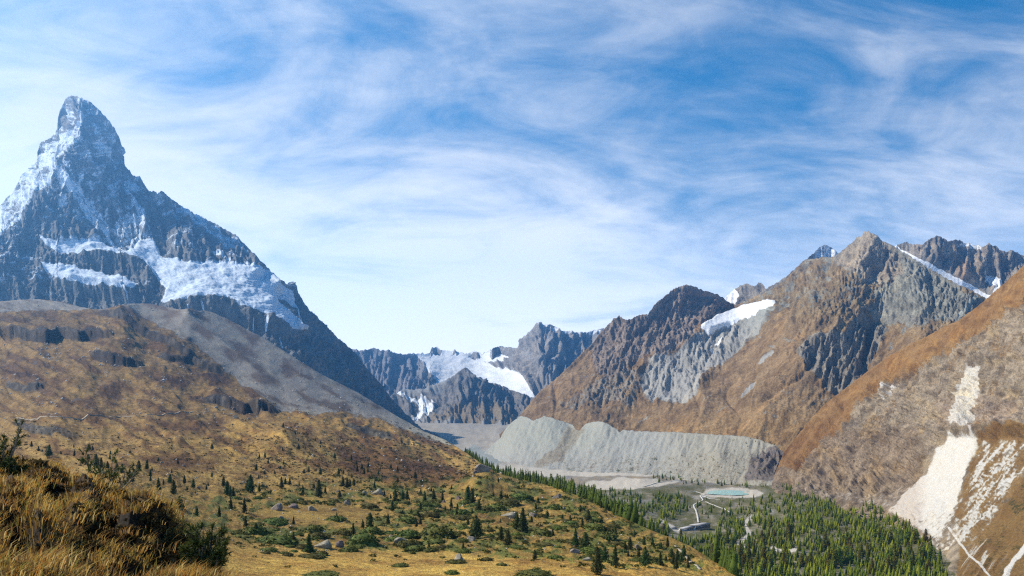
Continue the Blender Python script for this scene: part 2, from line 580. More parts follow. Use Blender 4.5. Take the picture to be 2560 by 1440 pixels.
isl_mat = terrain_mat('island_rock', 38, rock=((.11, .105, .10), (.25, .225, .2)), grass=((.20, .15, .09), (.25, .2, .13)), scree=((.24, .235, .22), (.33, .32, .3)), bump=0.5)
isl = sheet('rock_island',
            [(940, 1010), (985, 985), (1010, 972), (1060, 972), (1085, 960), (1110, 952), (1128, 942), (1140, 935), (1155, 922), (1165, 917), (1178, 930), (1190, 943), (1204, 944), (1212, 956), (1240, 960), (1262, 966), (1290, 978), (1320, 990), (1345, 1000), (1420, 1030)],
            [(940, 1100), (1420, 1100)],
            ctrl_line([(940, 1010, 7300), (1060, 972, 7500), (1165, 917, 7400), (1240, 960, 7500), (1420, 1030, 6900)], 14)
            + [(1165, 980, 6900), (1130, 1000, 6800), (1200, 1000, 6850), (1250, 1010, 6900), (1290, 1020, 6900), (1080, 1010, 6900), (1040, 1010, 7050), (1000, 1020, 6900)]
            + [(x, 1060, 6250) for x in range(940, 1421, 80)] + [(x, 1100, 5600) for x in range(940, 1421, 80)],
            isl_mat, 2.2, 4, 10, isl_disp, isl_cover, fade=10)


# ---- the horn-shaped peak
MT_TOP = [(-160, 655), (-60, 585), (0, 513), (30, 478), (62, 432), (80, 415), (94, 395), (97, 364), (104, 354), (112, 356), (125, 345), (134, 336), (142, 322), (143, 300), (148, 276), (158, 259), (165, 246), (178, 239), (190, 240),
          (215, 248), (230, 258), (250, 276), (272, 298), (288, 320), (298, 340), (303, 360), (310, 385), (308, 400), (307, 412), (322, 424), (335, 438), (350, 441), (362, 462), (372, 478), (385, 477), (395, 485), (402, 476), (410, 481),
          (430, 498), (460, 519), (500, 540), (560, 570), (592, 590), (640, 640), (680, 680), (712, 705), (718, 712), (722, 705), (736, 706), (742, 714), (744, 728), (770, 770), (800, 800), (840, 840), (880, 872), (920, 925), (960, 970), (1000, 1020), (1055, 1072), (1100, 1088)]

MT_ICE = [(90, 582), (150, 606), (230, 602), (300, 640), (330, 630), (350, 600), (385, 600), (405, 640), (470, 652), (520, 656), (640, 664), (690, 688), (730, 730), (750, 780), (772, 822), (740, 830), (700, 822), (650, 795), (600, 778), (570, 758), (500, 752),
          (440, 758), (400, 748), (415, 722), (385, 690), (365, 658), (330, 668), (270, 655), (190, 644), (140, 630)]
MT_ICE2 = [(100, 652), (150, 664), (240, 684), (345, 710), (330, 728), (290, 734), (220, 728), (165, 714), (120, 686)]


def mt_snow(PX, PY):
    fine = fbm(PX / 9, PY / 14, f32(4.), 4)
    st = ridged(rot2(PX, PY, -34)[0] / 9, rot2(PX, PY, -34)[1] / 90, f32(6.), 3)
    st2 = ridged(rot2(PX, PY, 38)[0] / 6, rot2(PX, PY, 38)[1] / 60, f32(16.), 3)
    s = poly(PX, PY, MT_ICE, 3, 7, 20, 1) * (0.95 + 0.3 * fine)
    s = np.maximum(s, poly(PX, PY, MT_ICE2, 3, 6, 18, 2) * 0.95)
    s = np.maximum(s, poly(PX, PY, [(133, 408), (160, 420), (235, 500), (268, 560), (290, 615), (318, 655), (295, 650), (262, 590), (215, 540), (178, 490), (150, 448)], 5, 9, 20, 3) * (0.42 + 0.55 * st))
    s = np.maximum(s, poly(PX, PY, [(308, 448), (332, 482), (352, 520), (372, 560), (352, 560), (325, 505)], 3, 5, 14, 4) * (0.6 + 0.3 * fine))
    s = np.maximum(s, poly(PX, PY, [(280, 555), (300, 535), (335, 530), (375, 560), (388, 600), (400, 640), (345, 655), (300, 655), (286, 600)], 5, 9, 20, 5) * (0.5 + 0.55 * fine + .1 * st))
    s = np.maximum(s, poly(PX, PY, [(196, 286), (212, 298), (152, 392), (104, 470), (50, 540), (0, 590), (-60, 640), (-60, 585), (0, 510), (60, 430), (96, 388), (140, 345)], 3, 5, 14, 6) * (0.4 + 0.55 * st2))
    s = np.maximum(s, poly(PX, PY, [(412, 484), (430, 500), (500, 540), (592, 592), (625, 632), (570, 612), (510, 570), (450, 530)], 4, 7, 18, 7) * (0.45 + 0.5 * st))
    s = np.maximum(s, poly(PX, PY, [(524, 612), (555, 624), (578, 658), (548, 642)], 2, 4, 10, 8) * .9)
    s = np.maximum(s, poly(PX, PY, [(608, 650), (634, 655), (646, 682), (622, 672)], 2, 4, 10, 9) * .9)
    # dusting on the ledges of the upper face
    dust = sstep(-.25, .25, fbm(PX / 26, PY / 40, f32(31.), 4)) * sstep(700, 480, PY) * sstep(60, 160, PX) * sstep(440, 350, PX)
    led = ridged(PX / 40 + 0.3 * fbm(PX / 20, PY / 20, f32(1.), 2), PY / 7, f32(9.), 3)
    s = np.maximum(s, dust * (0.34 + 0.5 * led))
    s = np.maximum(s, (.28 + .42 * led) * sstep(-.15, .25, fbm(PX / 60, PY / 18, f32(77.), 4)) * sstep(860, 660, PY))
    cap = poly(PX, PY, [(160, 262), (178, 236), (225, 250), (275, 300), (300, 350), (240, 320), (200, 285)], 5, 6, 14, 10)
    s = np.maximum(s, cap * (0.1 + 0.5 * led))
    s = np.maximum(s, 0.52 * sstep(.25, .55, fbm(rot2(PX, PY, 30)[0] / 30, rot2(PX, PY, 30)[1] / 7, f32(55.), 4)) * sstep(400, 450, PX) * sstep(670, 600, PY) * sstep(600, 480, PX))
    # little falls of meltwater
    for q in ([(548, 790), (552, 820)], [(632, 806), (634, 834)], [(470, 770), (476, 782), (470, 792)], [(505, 765), (512, 785)], [(660, 808), (664, 832)], [(310, 722), (318, 745), (322, 768)], [(700, 845), (706, 868)]):
        s = np.maximum(s, 0.75 * line(PX, PY, q, 1.0, 2.5, 3, 8, 4))
    rk = poly(PX, PY, [(182, 648), (200, 646), (330, 660), (358, 664), (390, 692), (380, 706), (300, 697), (195, 678)], 2, 5, 16, 11)
    rk = np.maximum(rk, poly(PX, PY, [(690, 752), (712, 755), (740, 775), (752, 800), (722, 785)], 2, 4, 12, 12))
    return np.clip(s - rk, 0, 1)


def mt_disp(PX, PY, D, P):
    ice = np.maximum(poly(PX, PY, MT_ICE, 6, 7, 20, 1), poly(PX, PY, MT_ICE2, 6, 6, 18, 2))
    r = rock_relief(PX, PY, D, -6, 46, 190, 19, 41) + rock_relief(PX, PY, D, 12, 15, 60, 7, 42)
    strata = (ridged(PX / 90, PY / 11 + 0.5 * fbm(PX / 40, PY / 40, f32(3.), 2), f32(43.), 3) - .4) * D / F * 5
    d = (r + strata) * (1 - ice)
    crev = .7 * (ridged(rot2(PX, PY, 12)[0] / 34, rot2(PX, PY, 12)[1] / 7, f32(44.), 4) - .4) * D / F * 3.2 + fbm(PX / 36, PY / 22, f32(45.), 4) * D / F * 9
    d = d + crev * ice
    # rock steps under the ice, bulging tongues
    d = d + scarp(PX, PY, [(170, 640), (260, 656), (350, 664), (400, 706)], 60, 40, 24)
    d = d + scarp(PX, PY, [(395, 752), (450, 762), (540, 762), (600, 784), (660, 806), (740, 836), (790, 838)], 62, 40, 24)
    d = d + scarp(PX, PY, [(110, 678), (180, 712), (300, 728), (360, 735)], 60, 30, 25)
    return d


def mt_cover(PX, PY, D, P, n):
    cv = np.zeros(PX.shape + (4,))
    cv[..., 0] = mt_snow(PX, PY)
    cv[..., 2] = 0.5 * sstep(850, 1000, PY) * sstep(0, .4, fbm(PX / 40, PY / 16, f32(3.), 3))
    t = tints(PX.shape, [(sstep(0, .5, fbm(PX / 60, PY / 22, f32(71.), 4)), (1.25, 1.15, 1.0)),
                         (sstep(.1, .5, fbm(PX / 70, PY / 14, f32(72.), 4)) * sstep(780, 850, PY), (1.5, 1.35, 1.15)),
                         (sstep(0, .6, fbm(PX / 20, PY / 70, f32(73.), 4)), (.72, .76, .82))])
    return cv, t


mt_mat = terrain_mat('horn_rock_snow_ice', 30, rock=((.085, .09, .096), (.20, .197, .19)), scree=((.2, .19, .17), (.3, .28, .25)), snow=(.64, .72, .80), bump=0.5)  # blue-grey snow colour carries the shade lying over the horn's ice
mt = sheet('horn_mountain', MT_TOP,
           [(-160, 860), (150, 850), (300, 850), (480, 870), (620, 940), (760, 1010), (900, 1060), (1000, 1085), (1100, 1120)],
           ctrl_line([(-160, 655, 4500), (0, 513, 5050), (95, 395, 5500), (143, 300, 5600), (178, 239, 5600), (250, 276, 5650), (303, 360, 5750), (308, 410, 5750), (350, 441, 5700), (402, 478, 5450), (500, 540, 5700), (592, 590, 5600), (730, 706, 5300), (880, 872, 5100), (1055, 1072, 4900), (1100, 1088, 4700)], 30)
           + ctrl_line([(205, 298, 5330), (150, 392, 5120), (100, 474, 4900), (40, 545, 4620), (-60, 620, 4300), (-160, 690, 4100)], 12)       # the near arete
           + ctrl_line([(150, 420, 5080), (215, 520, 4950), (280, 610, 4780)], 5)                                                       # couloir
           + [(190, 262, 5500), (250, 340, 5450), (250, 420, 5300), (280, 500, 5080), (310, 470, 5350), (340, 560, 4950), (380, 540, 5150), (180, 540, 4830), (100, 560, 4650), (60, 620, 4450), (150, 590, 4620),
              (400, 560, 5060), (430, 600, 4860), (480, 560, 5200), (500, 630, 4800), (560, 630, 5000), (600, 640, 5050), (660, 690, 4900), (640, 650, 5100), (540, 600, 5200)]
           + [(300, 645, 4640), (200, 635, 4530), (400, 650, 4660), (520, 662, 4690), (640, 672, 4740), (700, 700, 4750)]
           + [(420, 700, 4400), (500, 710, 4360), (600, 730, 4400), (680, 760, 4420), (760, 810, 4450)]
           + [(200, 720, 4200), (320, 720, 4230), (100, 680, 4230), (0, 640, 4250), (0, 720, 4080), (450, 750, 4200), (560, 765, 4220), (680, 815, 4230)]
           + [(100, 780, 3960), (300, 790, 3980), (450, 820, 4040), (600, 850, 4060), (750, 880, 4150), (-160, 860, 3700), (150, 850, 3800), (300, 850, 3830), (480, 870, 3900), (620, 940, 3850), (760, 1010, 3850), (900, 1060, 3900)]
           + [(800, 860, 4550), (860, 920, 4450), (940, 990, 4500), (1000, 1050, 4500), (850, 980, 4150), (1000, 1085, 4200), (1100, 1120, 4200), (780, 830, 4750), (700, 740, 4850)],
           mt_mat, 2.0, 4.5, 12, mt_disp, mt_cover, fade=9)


# ---- sharp ridge and snow peaks behind on the right
def bk_disp(PX, PY, D, P):
    band = poly(PX, PY, [(2232, 604), (2262, 612), (2335, 646), (2405, 684), (2490, 730), (2520, 790), (2400, 790), (2330, 730), (2270, 680)], 8, 0)
    return (rock_relief(PX, PY, D, 0, 30, 110, 15, 51) + rock_relief(PX, PY, D, 0, 10, 36, 6, 52)) * (1 - .9 * band) - 30 * band


def bk_cover(PX, PY, D, P, n):
    cv = np.zeros(PX.shape + (4,))
    s = 1.3 * poly(PX, PY, [(2232, 610), (2262, 618), (2335, 652), (2405, 690), (2490, 735), (2510, 775), (2400, 775), (2340, 720), (2280, 670)], 2, 2, 14, 1)
    s = np.maximum(s, poly(PX, PY, [(2456, 680), (2480, 684), (2512, 704), (2500, 735), (2478, 735), (2490, 715), (2470, 700)], 2, 3, 12, 2))
    s = np.maximum(s, 0.6 * poly(PX, PY, [(2382, 606), (2440, 604), (2470, 612), (2450, 622), (2420, 616), (2395, 612)], 2, 4, 10, 3))
    s = np.maximum(s, 0.7 * poly(PX, PY, [(2386, 625), (2402, 632), (2398, 638)], 1.5, 2, 8, 4))
    cv[..., 0] = s
    cv[..., 2] = 0.9 * poly(PX, PY, [(2478, 738), (2510, 720), (2560, 690), (2560, 780), (2440, 780)], 4, 5, 14, 5)
    t = tints(PX.shape, [(sstep(0, .4, fbm(PX / 30, PY / 60, f32(7.), 4)), (1.35, 1.15, .92)), (sstep(0, .4, fbm(PX / 12, PY / 50, f32(8.), 4)), (.7, .72, .74)),
                         (poly(PX, PY, [(2380, 640), (2420, 650), (2440, 700), (2400, 690)], 8, 8, 20, 6), (1.3, 1.0, .75))])
    return cv, t


bk_mat = terrain_mat('back_ridge_rock', 30, rock=((.15, .135, .115), (.34, .30, .24)), bump=0.6)
bk = sheet('back_ridge',
           [(2180, 650), (2225, 625), (2240, 612), (2258, 608), (2266, 604), (2280, 611), (2304, 611), (2322, 600), (2345, 587), (2358, 595), (2372, 604), (2384, 600), (2392, 597), (2402, 600), (2410, 607), (2420, 606), (2434, 612), (2446, 612),
            (2458, 618), (2466, 610), (2474, 607), (2482, 616), (2490, 613), (2500, 625), (2518, 630), (2528, 624), (2544, 631), (2560, 640), (2620, 615), (2720, 600)],
           [(2180, 830), (2720, 830)],
           ctrl_line([(2180, 650, 5300), (2345, 587, 5400), (2434, 612, 5500), (2480, 610, 5350), (2560, 640, 5400), (2720, 600, 5400)], 12)
           + [(2250, 660, 5050), (2350, 690, 5000), (2300, 650, 5100), (2420, 680, 5100), (2440, 720, 5000), (2480, 690, 5200), (2530, 680, 5150), (2620, 690, 5000), (2340, 650, 5150), (2400, 650, 5300), (2440, 650, 5300)]
           + [(x, 760, 4650) for x in range(2200, 2721, 100)] + [(x, 830, 4300) for x in range(2200, 2721, 100)],
           bk_mat, 2.2, 5, 12, bk_disp, bk_cover, fade=9)


def sp_cover(PX, PY, D, P, n):
    cv = np.zeros(PX.shape + (4,))
    s = poly(PX, PY, [(2034, 628), (2062, 610), (2100, 635), (2100, 660), (2038, 650)], 3, 4, 12, 1) * (0.62 + .5 * fbm(PX / 5, PY / 12, f32(3.), 3))
    s = np.maximum(s, poly(PX, PY, [(1806, 745), (1836, 722), (1850, 738), (1838, 760), (1800, 760)], 2, 3, 10, 2))
    s = np.maximum(s, 0.4 * sstep(0, .3, fbm(PX / 7, PY / 9, f32(4.), 3)) * sstep(1940, 1980, PX))
    cv[..., 0] = s
    return cv, np.ones(PX.shape + (3,))


sp = sheet('snow_peak',
           [(1770, 775), (1800, 755), (1815, 742), (1835, 724), (1848, 716), (1858, 711), (1868, 708), (1880, 714), (1890, 713), (1896, 705), (1906, 708), (1914, 722), (1950, 702), (1975, 682), (2000, 660), (2020, 646), (2040, 627), (2052, 615), (2063, 611), (2080, 620), (2095, 634), (2140, 660)],
           [(1770, 840), (2140, 800)],
           ctrl_line([(1770, 775, 6000), (1868, 708, 6000), (1914, 722, 5700), (2000, 660, 5700), (2063, 611, 6300), (2140, 660, 6300)], 12) + [(1850, 770, 5700), (1950, 760, 5400), (2050, 660, 5950), (2050, 760, 5300), (1770, 840, 5500), (2140, 800, 5300)],
           bk_mat, 2.2, 4, 10, bk_disp, sp_cover, fade=8)


# ---- the broad brown mountain on the right
MD_CLIFF = [(1985, 870), (2030, 842), (2105, 850), (2135, 800), (2180, 788), (2210, 800), (2200, 850), (2180, 890), (2140, 950), (2110, 985), (2062, 975), (2050, 940), (2012, 915)]
MD_DARK = [(1470, 870), (1500, 832), (1530, 798), (1548, 784), (1600, 792), (1640, 758), (1680, 722), (1720, 706), (1760, 718), (1830, 752), (1800, 780), (1755, 800), (1720, 850), (1660, 880), (1600, 890), (1540, 930), (1490, 930)]
MD_GREY = [(1860, 782), (1800, 815), (1740, 830), (1690, 872), (1620, 900), (1598, 955), (1610, 985), (1680, 1000), (1745, 985), (1770, 925), (1850, 870), (1900, 820), (1935, 770)]
MD_PEAK = [(2080, 650), (2120, 608), (2170, 572), (2220, 604), (2248, 636), (2256, 690), (2225, 705), (2165, 700), (2115, 672)]
MD_RIGHT = [(2240, 625), (2300, 652), (2440, 745), (2470, 760), (2400, 815), (2340, 800), (2280, 815), (2230, 800), (2185, 785), (2190, 730), (2230, 712)]
MD_GULL = [(1540, 900), (1600, 900), (1600, 960), (1590, 1010), (1520, 1010), (1440, 1030), (1400, 1010), (1470, 950)]


def md_disp(PX, PY, D, P):
    cl = poly(PX, PY, MD_CLIFF, 12, 10, 30, 1)
    rocky = np.maximum.reduce([cl, poly(PX, PY, MD_DARK, 14, 10, 30, 2) * .75, poly(PX, PY, MD_GREY, 14, 10, 30, 3) * 0.7, poly(PX, PY, MD_RIGHT, 14, 10, 30, 4) * .28, poly(PX, PY, MD_PEAK, 10, 8, 30, 5) * .6, poly(PX, PY, MD_GULL, 14, 10, 30, 6) * .7])
    r = rock_relief(PX, PY, D, 32, 120, 330, 22, 61)
    r2 = rock_relief(PX, PY, D, 18, 26, 80, 14.5, 62) * (0.16 + 0.84 * rocky)
    r3 = rock_relief(PX, PY, D, 5, 9, 26, 7.5, 65) * (0.25 + 0.75 * np.maximum(rocky, sstep(900, 760, PY)))
    c = (ridged(rot2(PX, PY, 12)[0] / 30, PY / 150, f32(63.), 4) - .45) * cl * 50
    ice = poly(PX, PY, [(1752, 815), (1790, 788), (1860, 763), (1938, 750), (1936, 766), (1880, 792), (1800, 818), (1775, 826)], 4, 3, 16, 7)
    d = (r + r2 + r3) * (1 - .85 * ice) + c + ice * 18
    d = d - 30 * np.exp(-(seg_dist(PX, PY, [(2190, 790), (2168, 850), (2162, 930), (2155, 985)])[0] / 10) ** 2)
    d = d + scarp(PX, PY, [(1985, 880), (2040, 845), (2110, 848), (2150, 796), (2200, 790)], 30, 60, 30)
    return d


def md_cover(PX, PY, D, P, n):
    cv = np.zeros(PX.shape + (4,))
    cl = poly(PX, PY, MD_CLIFF, 6, 14, 26, 1); dk = poly(PX, PY, MD_DARK, 10, 16, 30, 2); gr = poly(PX, PY, MD_GREY, 10, 16, 30, 3)
    rt = poly(PX, PY, MD_RIGHT, 12, 16, 30, 4); pk = poly(PX, PY, MD_PEAK, 6, 10, 20, 5); gu = poly(PX, PY, MD_GULL, 12, 16, 30, 6)
    spots = sstep(.22, .42, fbm(PX / 34, PY / 22, f32(91.), 5)) * .9
    upper = sstep(900, 730, PY) * sstep(1780, 1900, PX)
    g = 0.95 - .34 * upper - np.maximum.reduce([cl * .85, dk * .8, gr * .8, rt * .62, pk * .9, gu * .5, spots * .55])
    g = g + 0.25 * (n[..., 2] - .55) + .3 * fbm(rot2(PX, PY, 40)[0] / 14, rot2(PX, PY, 40)[1] / 70, f32(92.), 4) + .45 * upper * fbm(PX / 26, PY / 16, f32(94.), 5)
    streak = sstep(.2, .5, fbm(rot2(PX, PY, 52)[0] / 9, rot2(PX, PY, 52)[1] / 110, f32(93.), 3)) * sstep(880, 960, PY) * sstep(2000, 1900, PX)
    sc = np.maximum(gr * 0.85, 0.6 * streak)
    for q in ([(2160, 930), (2158, 990), (2110, 1040), (2080, 1080)], [(1930, 880), (1900, 905)], [(1885, 955), (1850, 985)], [(2440, 740), (2400, 790)]):
        sc = np.maximum(sc, .85 * line(PX, PY, q, 3, 6, 6, 14, 3))
    cv[..., 0] = poly(PX, PY, [(1752, 817), (1790, 788), (1860, 763), (1938, 750), (1936, 766), (1880, 792), (1800, 818), (1775, 828)], 2, 5, 16, 7)
    for q in ([(1785, 850), (1800, 838), (1812, 836), (1795, 856)], [(1772, 862), (1788, 852), (1780, 866)]):
        cv[..., 0] = np.maximum(cv[..., 0], .85 * poly(PX, PY, q, 2, 3, 9, 3))
    cv[..., 1] = g * (1 - .8 * sc); cv[..., 2] = sc
    t = tints(PX.shape, [(dk, (1.0, .86, .8)), (pk, (1.25, 1.16, 1.02)), (cl, (.9, .88, .84)), (rt * sstep(0, .4, fbm(PX / 18, PY / 30, f32(5.), 3)), (.72, .74, .74)),
                         (sstep(1000, 1080, PY) * sstep(1500, 1650, PX), (1.06, 1.02, .9)),
                         (upper * (1 - pk), (.92, 1.0, .98)),
                         (sstep(0, .5, fbm(PX / 60, PY / 60, f32(6.), 3)), (.8, .8, .8)), (sstep(.05, .45, fbm(rot2(PX, PY, 46)[0] / 22, rot2(PX, PY, 46)[1] / 130, f32(16.), 4)), (1.28, 1.2, 1.08)), (sstep(.1, .5, fbm(rot2(PX, PY, 46)[0] / 16, rot2(PX, PY, 46)[1] / 90, f32(17.), 4)), (.66, .66, .68))])
    return cv, t


md_mat = terrain_mat('brown_mountain', 24, rock=((.15, .135, .115), (.33, .295, .24)), grass=((.155, .092, .04), (.315, .21, .105)), scree=((.29, .275, .245), (.4, .385, .345)), bump=0.55)
md = sheet('brown_mountain',
           [(1250, 1085), (1290, 1050), (1330, 1003), (1345, 985), (1375, 958), (1400, 938), (1450, 888), (1480, 858), (1500, 834), (1520, 812), (1532, 798), (1548, 787), (1560, 799), (1580, 795), (1596, 788), (1620, 784), (1635, 762), (1660, 742),
            (1680, 724), (1700, 715), (1720, 711), (1745, 718), (1770, 728), (1795, 735), (1815, 750), (1840, 762), (1870, 748), (1900, 735), (1930, 722), (1960, 700), (1990, 672), (2012, 650), (2040, 645), (2085, 642), (2110, 622), (2130, 606), (2142, 592), (2155, 588), (2160, 578), (2170, 576), (2178, 584), (2192, 590),
            (2205, 602), (2230, 612), (2262, 632), (2310, 662), (2360, 690), (2420, 722), (2470, 748), (2520, 790)],
           [(1250, 1140), (1500, 1140), (1900, 1160), (2000, 1220), (2100, 1150), (2300, 1020), (2520, 900)],
           ctrl_line([(1250, 1085, 4300), (1345, 985, 4450), (1548, 787, 4800), (1720, 711, 5050), (1840, 762, 5250), (1960, 700, 4900), (2085, 642, 4650), (2170, 576, 4450), (2262, 632, 4190), (2420, 722, 3640), (2520, 790, 3400)], 26)
           + ctrl_line([(1548, 787, 4800), (1530, 880, 4480), (1450, 980, 4200), (1380, 1050, 4020)], 6)
           + ctrl_line([(2170, 580, 4440), (2120, 680, 4130), (2000, 780, 3820), (1960, 900, 3500), (1900, 1000, 3280), (1850, 1080, 3150)], 9)
           + ctrl_line([(2250, 640, 4190), (2230, 720, 3960), (2190, 800, 3690), (2210, 880, 3390)], 5)
           + [(1720, 780, 4800), (1650, 830, 4560), (1600, 900, 4380), (1850, 800, 4800), (1750, 850, 4480), (1680, 930, 4180), (1620, 1000, 3900), (1500, 1060, 3820), (1800, 930, 3980), (1740, 1000, 3700), (1900, 840, 4160), (1950, 760, 4330),
              (1700, 1080, 3450), (1560, 1100, 3650), (2080, 900, 3440), (2130, 880, 3430), (2165, 900, 3370), (2060, 980, 3180), (1980, 1080, 2960), (2100, 1050, 3000), (2300, 720, 3740), (2360, 760, 3490), (2300, 820, 3280), (2420, 780, 3330), (2260, 690, 3940)]
           + [(1250, 1140, 3900), (1500, 1140, 3450), (1700, 1150, 3180), (1900, 1160, 2900), (2000, 1220, 2700), (2100, 1150, 2750), (2300, 1020, 2850), (2520, 900, 3050)],
           md_mat, 2.2, 5, 13, md_disp, md_cover, fade=9)


# ---- the long grey moraine wall at its foot
def mo_disp(PX, PY, D, P):
    up = sstep(1170, 1080, PY)
    rill = -(ridged((rot2(PX, PY, 18)[0] + 6 * fbm(PX / 20, PY / 40, f32(75.), 3)) / 15, rot2(PX, PY, 18)[1] / 110, f32(71.), 4) - .45) * D / F * (1.2 + 4.2 * up * sstep(.0, .4, fbm(PX / 70, PY / 200, f32(4.), 2) + .15))
    big = rock_relief(PX, PY, D, 25, 60, 200, 4, 72) + rock_relief(PX, PY, D, 25, 9, 26, 1.4, 74)
    end = poly(PX, PY, [(1880, 1130), (1950, 1120), (1985, 1150), (1960, 1190), (1890, 1190)], 8, 6, 20, 1)
    return rill * (1 - end) + big + end * rock_relief(PX, PY, D, 10, 20, 50, 14, 73)


def mo_cover(PX, PY, D, P, n):
    cv = np.zeros(PX.shape + (4,))
    br = poly(PX, PY, [(1420, 1060), (1470, 1070), (1440, 1110), (1400, 1150), (1360, 1165), (1330, 1165), (1390, 1110)], 8, 12, 30, 1)
    end = poly(PX, PY, [(1880, 1140), (1950, 1110), (1990, 1150), (1960, 1200), (1860, 1200)], 8, 8, 20, 2)
    lowr = sstep(1112, 1150, PY + .04 * (PX - 1600) + 26 * fbm(PX / 40, PY / 14, f32(15.), 4)) * sstep(1260, 1420, PX)
    cv[..., 2] = 1 - .95 * end
    cv[..., 1] = np.clip(.62 * br + .42 * lowr + .55 * sstep(1860, 1930, PX) * sstep(1130, 1100, PY), 0, .7)
    cv[..., 3] = 0.5 * lowr * sstep(-.1, .4, fbm(PX / 16, PY / 8, f32(5.), 4))
    t = tints(PX.shape, [(sstep(1640, 1400, PX) * sstep(1160, 1090, PY), (1.0, 1.02, .97)), (sstep(1600, 1780, PX), (.98, .93, .84)), (sstep(.1, .5, fbm(PX / 30, PY / 14, f32(6.), 4)) * sstep(1110, 1150, PY), (.82, .76, .72)), (end, (.8, .75, .75))])
    return cv, t


mo_mat = terrain_mat('moraine_rubble', 16, rock=((.14, .13, .125), (.24, .22, .21)), grass=((.21, .175, .125), (.30, .26, .195)), scree=((.27, .262, .225), (.375, .365, .315)), bump=0.6, contrast=.7)
mo = sheet('moraine_wall',
           [(1170, 1172), (1215, 1128), (1250, 1096), (1268, 1066), (1288, 1048), (1304, 1038), (1318, 1044), (1334, 1052), (1350, 1044), (1362, 1040), (1372, 1041), (1400, 1052), (1432, 1061), (1440, 1074), (1450, 1076), (1464, 1060), (1482, 1055), (1503, 1053), (1516, 1058), (1536, 1068), (1550, 1080), (1556, 1074), (1600, 1078), (1700, 1081), (1800, 1087), (1860, 1091), (1905, 1101), (1935, 1112), (1958, 1128), (1975, 1150), (1995, 1190)],
           [(1170, 1205), (1600, 1212), (1995, 1240)],
           ctrl_line([(1170, 1172, 3700), (1225, 1120, 4000), (1290, 1048, 4100), (1368, 1040, 3850), (1434, 1074, 3700), (1505, 1053, 3500), (1556, 1076, 3400), (1700, 1081, 3150), (1860, 1091, 2880), (1958, 1128, 2680), (1995, 1190, 2580)], 22)
           + ctrl_line([(1170, 1195, 3250), (1225, 1195, 3200), (1500, 1196, 2960), (1700, 1204, 2760), (1900, 1215, 2560), (1995, 1235, 2380)], 12) + [(1430, 1120, 3370), (1480, 1110, 3290), (1380, 1100, 3500), (1280, 1110, 3680), (1600, 1130, 3080), (1800, 1140, 2760), (1700, 1130, 2930)],
           mo_mat, 2.2, 2.6, 20, mo_disp, mo_cover, fade=8)


# ---- valley floor with gravel flats
def va_disp(PX, PY, D, P):
    return (fbm(PX / 60, PY / 14, f32(81.), 5) * 5 + fbm(PX / 14, PY / 5, f32(82.), 3) * 1.5) * np.clip(D / 2500, .4, 2.2)


VA_PALE = [[(1748, 1239), (1765, 1225), (1830, 1221), (1892, 1225), (1908, 1234), (1885, 1243), (1820, 1245)],
           [(1180, 1150), (1260, 1140), (1420, 1160), (1620, 1172), (1640, 1185), (1560, 1190), (1400, 1190), (1300, 1185), (1220, 1175)],
           [(1480, 1205), (1560, 1196), (1640, 1198), (1640, 1206), (1700, 1200), (1690, 1208), (1610, 1215), (1590, 1222), (1480, 1222), (1460, 1212)],
           [(1590, 1172), (1625, 1165), (1660, 1175), (1640, 1188), (1600, 1190), (1570, 1188)]]


def va_cover(PX, PY, D, P, n):
    cv = np.zeros(PX.shape + (4,))
    pale = np.maximum.reduce([poly(PX, PY, q, 3, 5 if i == 0 else 9, 40, i) * (.75 if i == 0 else 1) for i, q in enumerate(VA_PALE)])
    far_ = sstep(1175, 1150, PY)
    cv[..., 2] = np.clip(np.maximum(pale, far_) + .42 + .35 * fbm(PX / 40, PY / 10, f32(2.), 3), 0, 1)
    cv[..., 1] = (1 - pale) * (1 - far_) * (.52 + .4 * fbm(PX / 50, PY / 12, f32(3.), 4))
    cv[..., 3] = (1 - pale) * sstep(1180, 1225, PY) * (.58 + .5 * fbm(PX / 34, PY / 12, f32(4.), 4))
    for q in VALLEY_RILLS:
        ln = line(PX, PY, q, 2, 4, 5, 14, 2)
        cv[..., 2] = np.maximum(cv[..., 2], ln); cv[..., 1] *= 1 - ln; cv[..., 3] *= 1 - ln
    bluish = sstep(1100, 1060, PY)
    t = tints(PX.shape, [(far_, (.86, .85, .82)), (pale * (1 - far_), (1.12, 1.1, 1.06)),
                         (poly(PX, PY, [(1150, 1125), (1190, 1115), (1260, 1150), (1240, 1165), (1170, 1150)], 5, 8, 16, 6), (.72, .85, .95)),
                         (far_ * sstep(.05, .4, fbm(PX / 40, PY / 9, f32(9.), 4)), (.8, .8, .8))])
    return cv, t


VALLEY_RILLS = [[(1880, 1290), (1860, 1310), (1875, 1335), (1850, 1360), (1880, 1380)], [(1930, 1370), (1960, 1380), (1990, 1375)], [(1700, 1330), (1650, 1300)]]
va_mat = terrain_mat('valley_gravel', 9, rock=((.17, .155, .14), (.27, .25, .225)), grass=((.22, .165, .095), (.33, .265, .165)), scree=((.37, .33, .27), (.54, .49, .41)), veg=((.06, .065, .014), (.14, .125, .035)), bump=0.35)
zv = [(1500, 930), (1440, 1040), (1380, 1200), (1320, 1480), (1270, 1830), (1232, 2230), (1200, 2620), (1175, 3050), (1150, 3600), (1120, 4200), (1090, 5000), (1068, 5900), (1050, 6900)]
va = sheet('valley_floor', [(880, 1056), (1000, 1056), (1100, 1058), (1300, 1060), (1600, 1066), (2750, 1080)], [(880, 1500), (2750, 1500)],
           [(x, y, d) for y, d in zv for x in (880, 1250, 1600, 2000, 2400, 2750)], va_mat, 3.4, 0, 10, va_disp, va_cover, vertical=True, fade=4, rows=190)


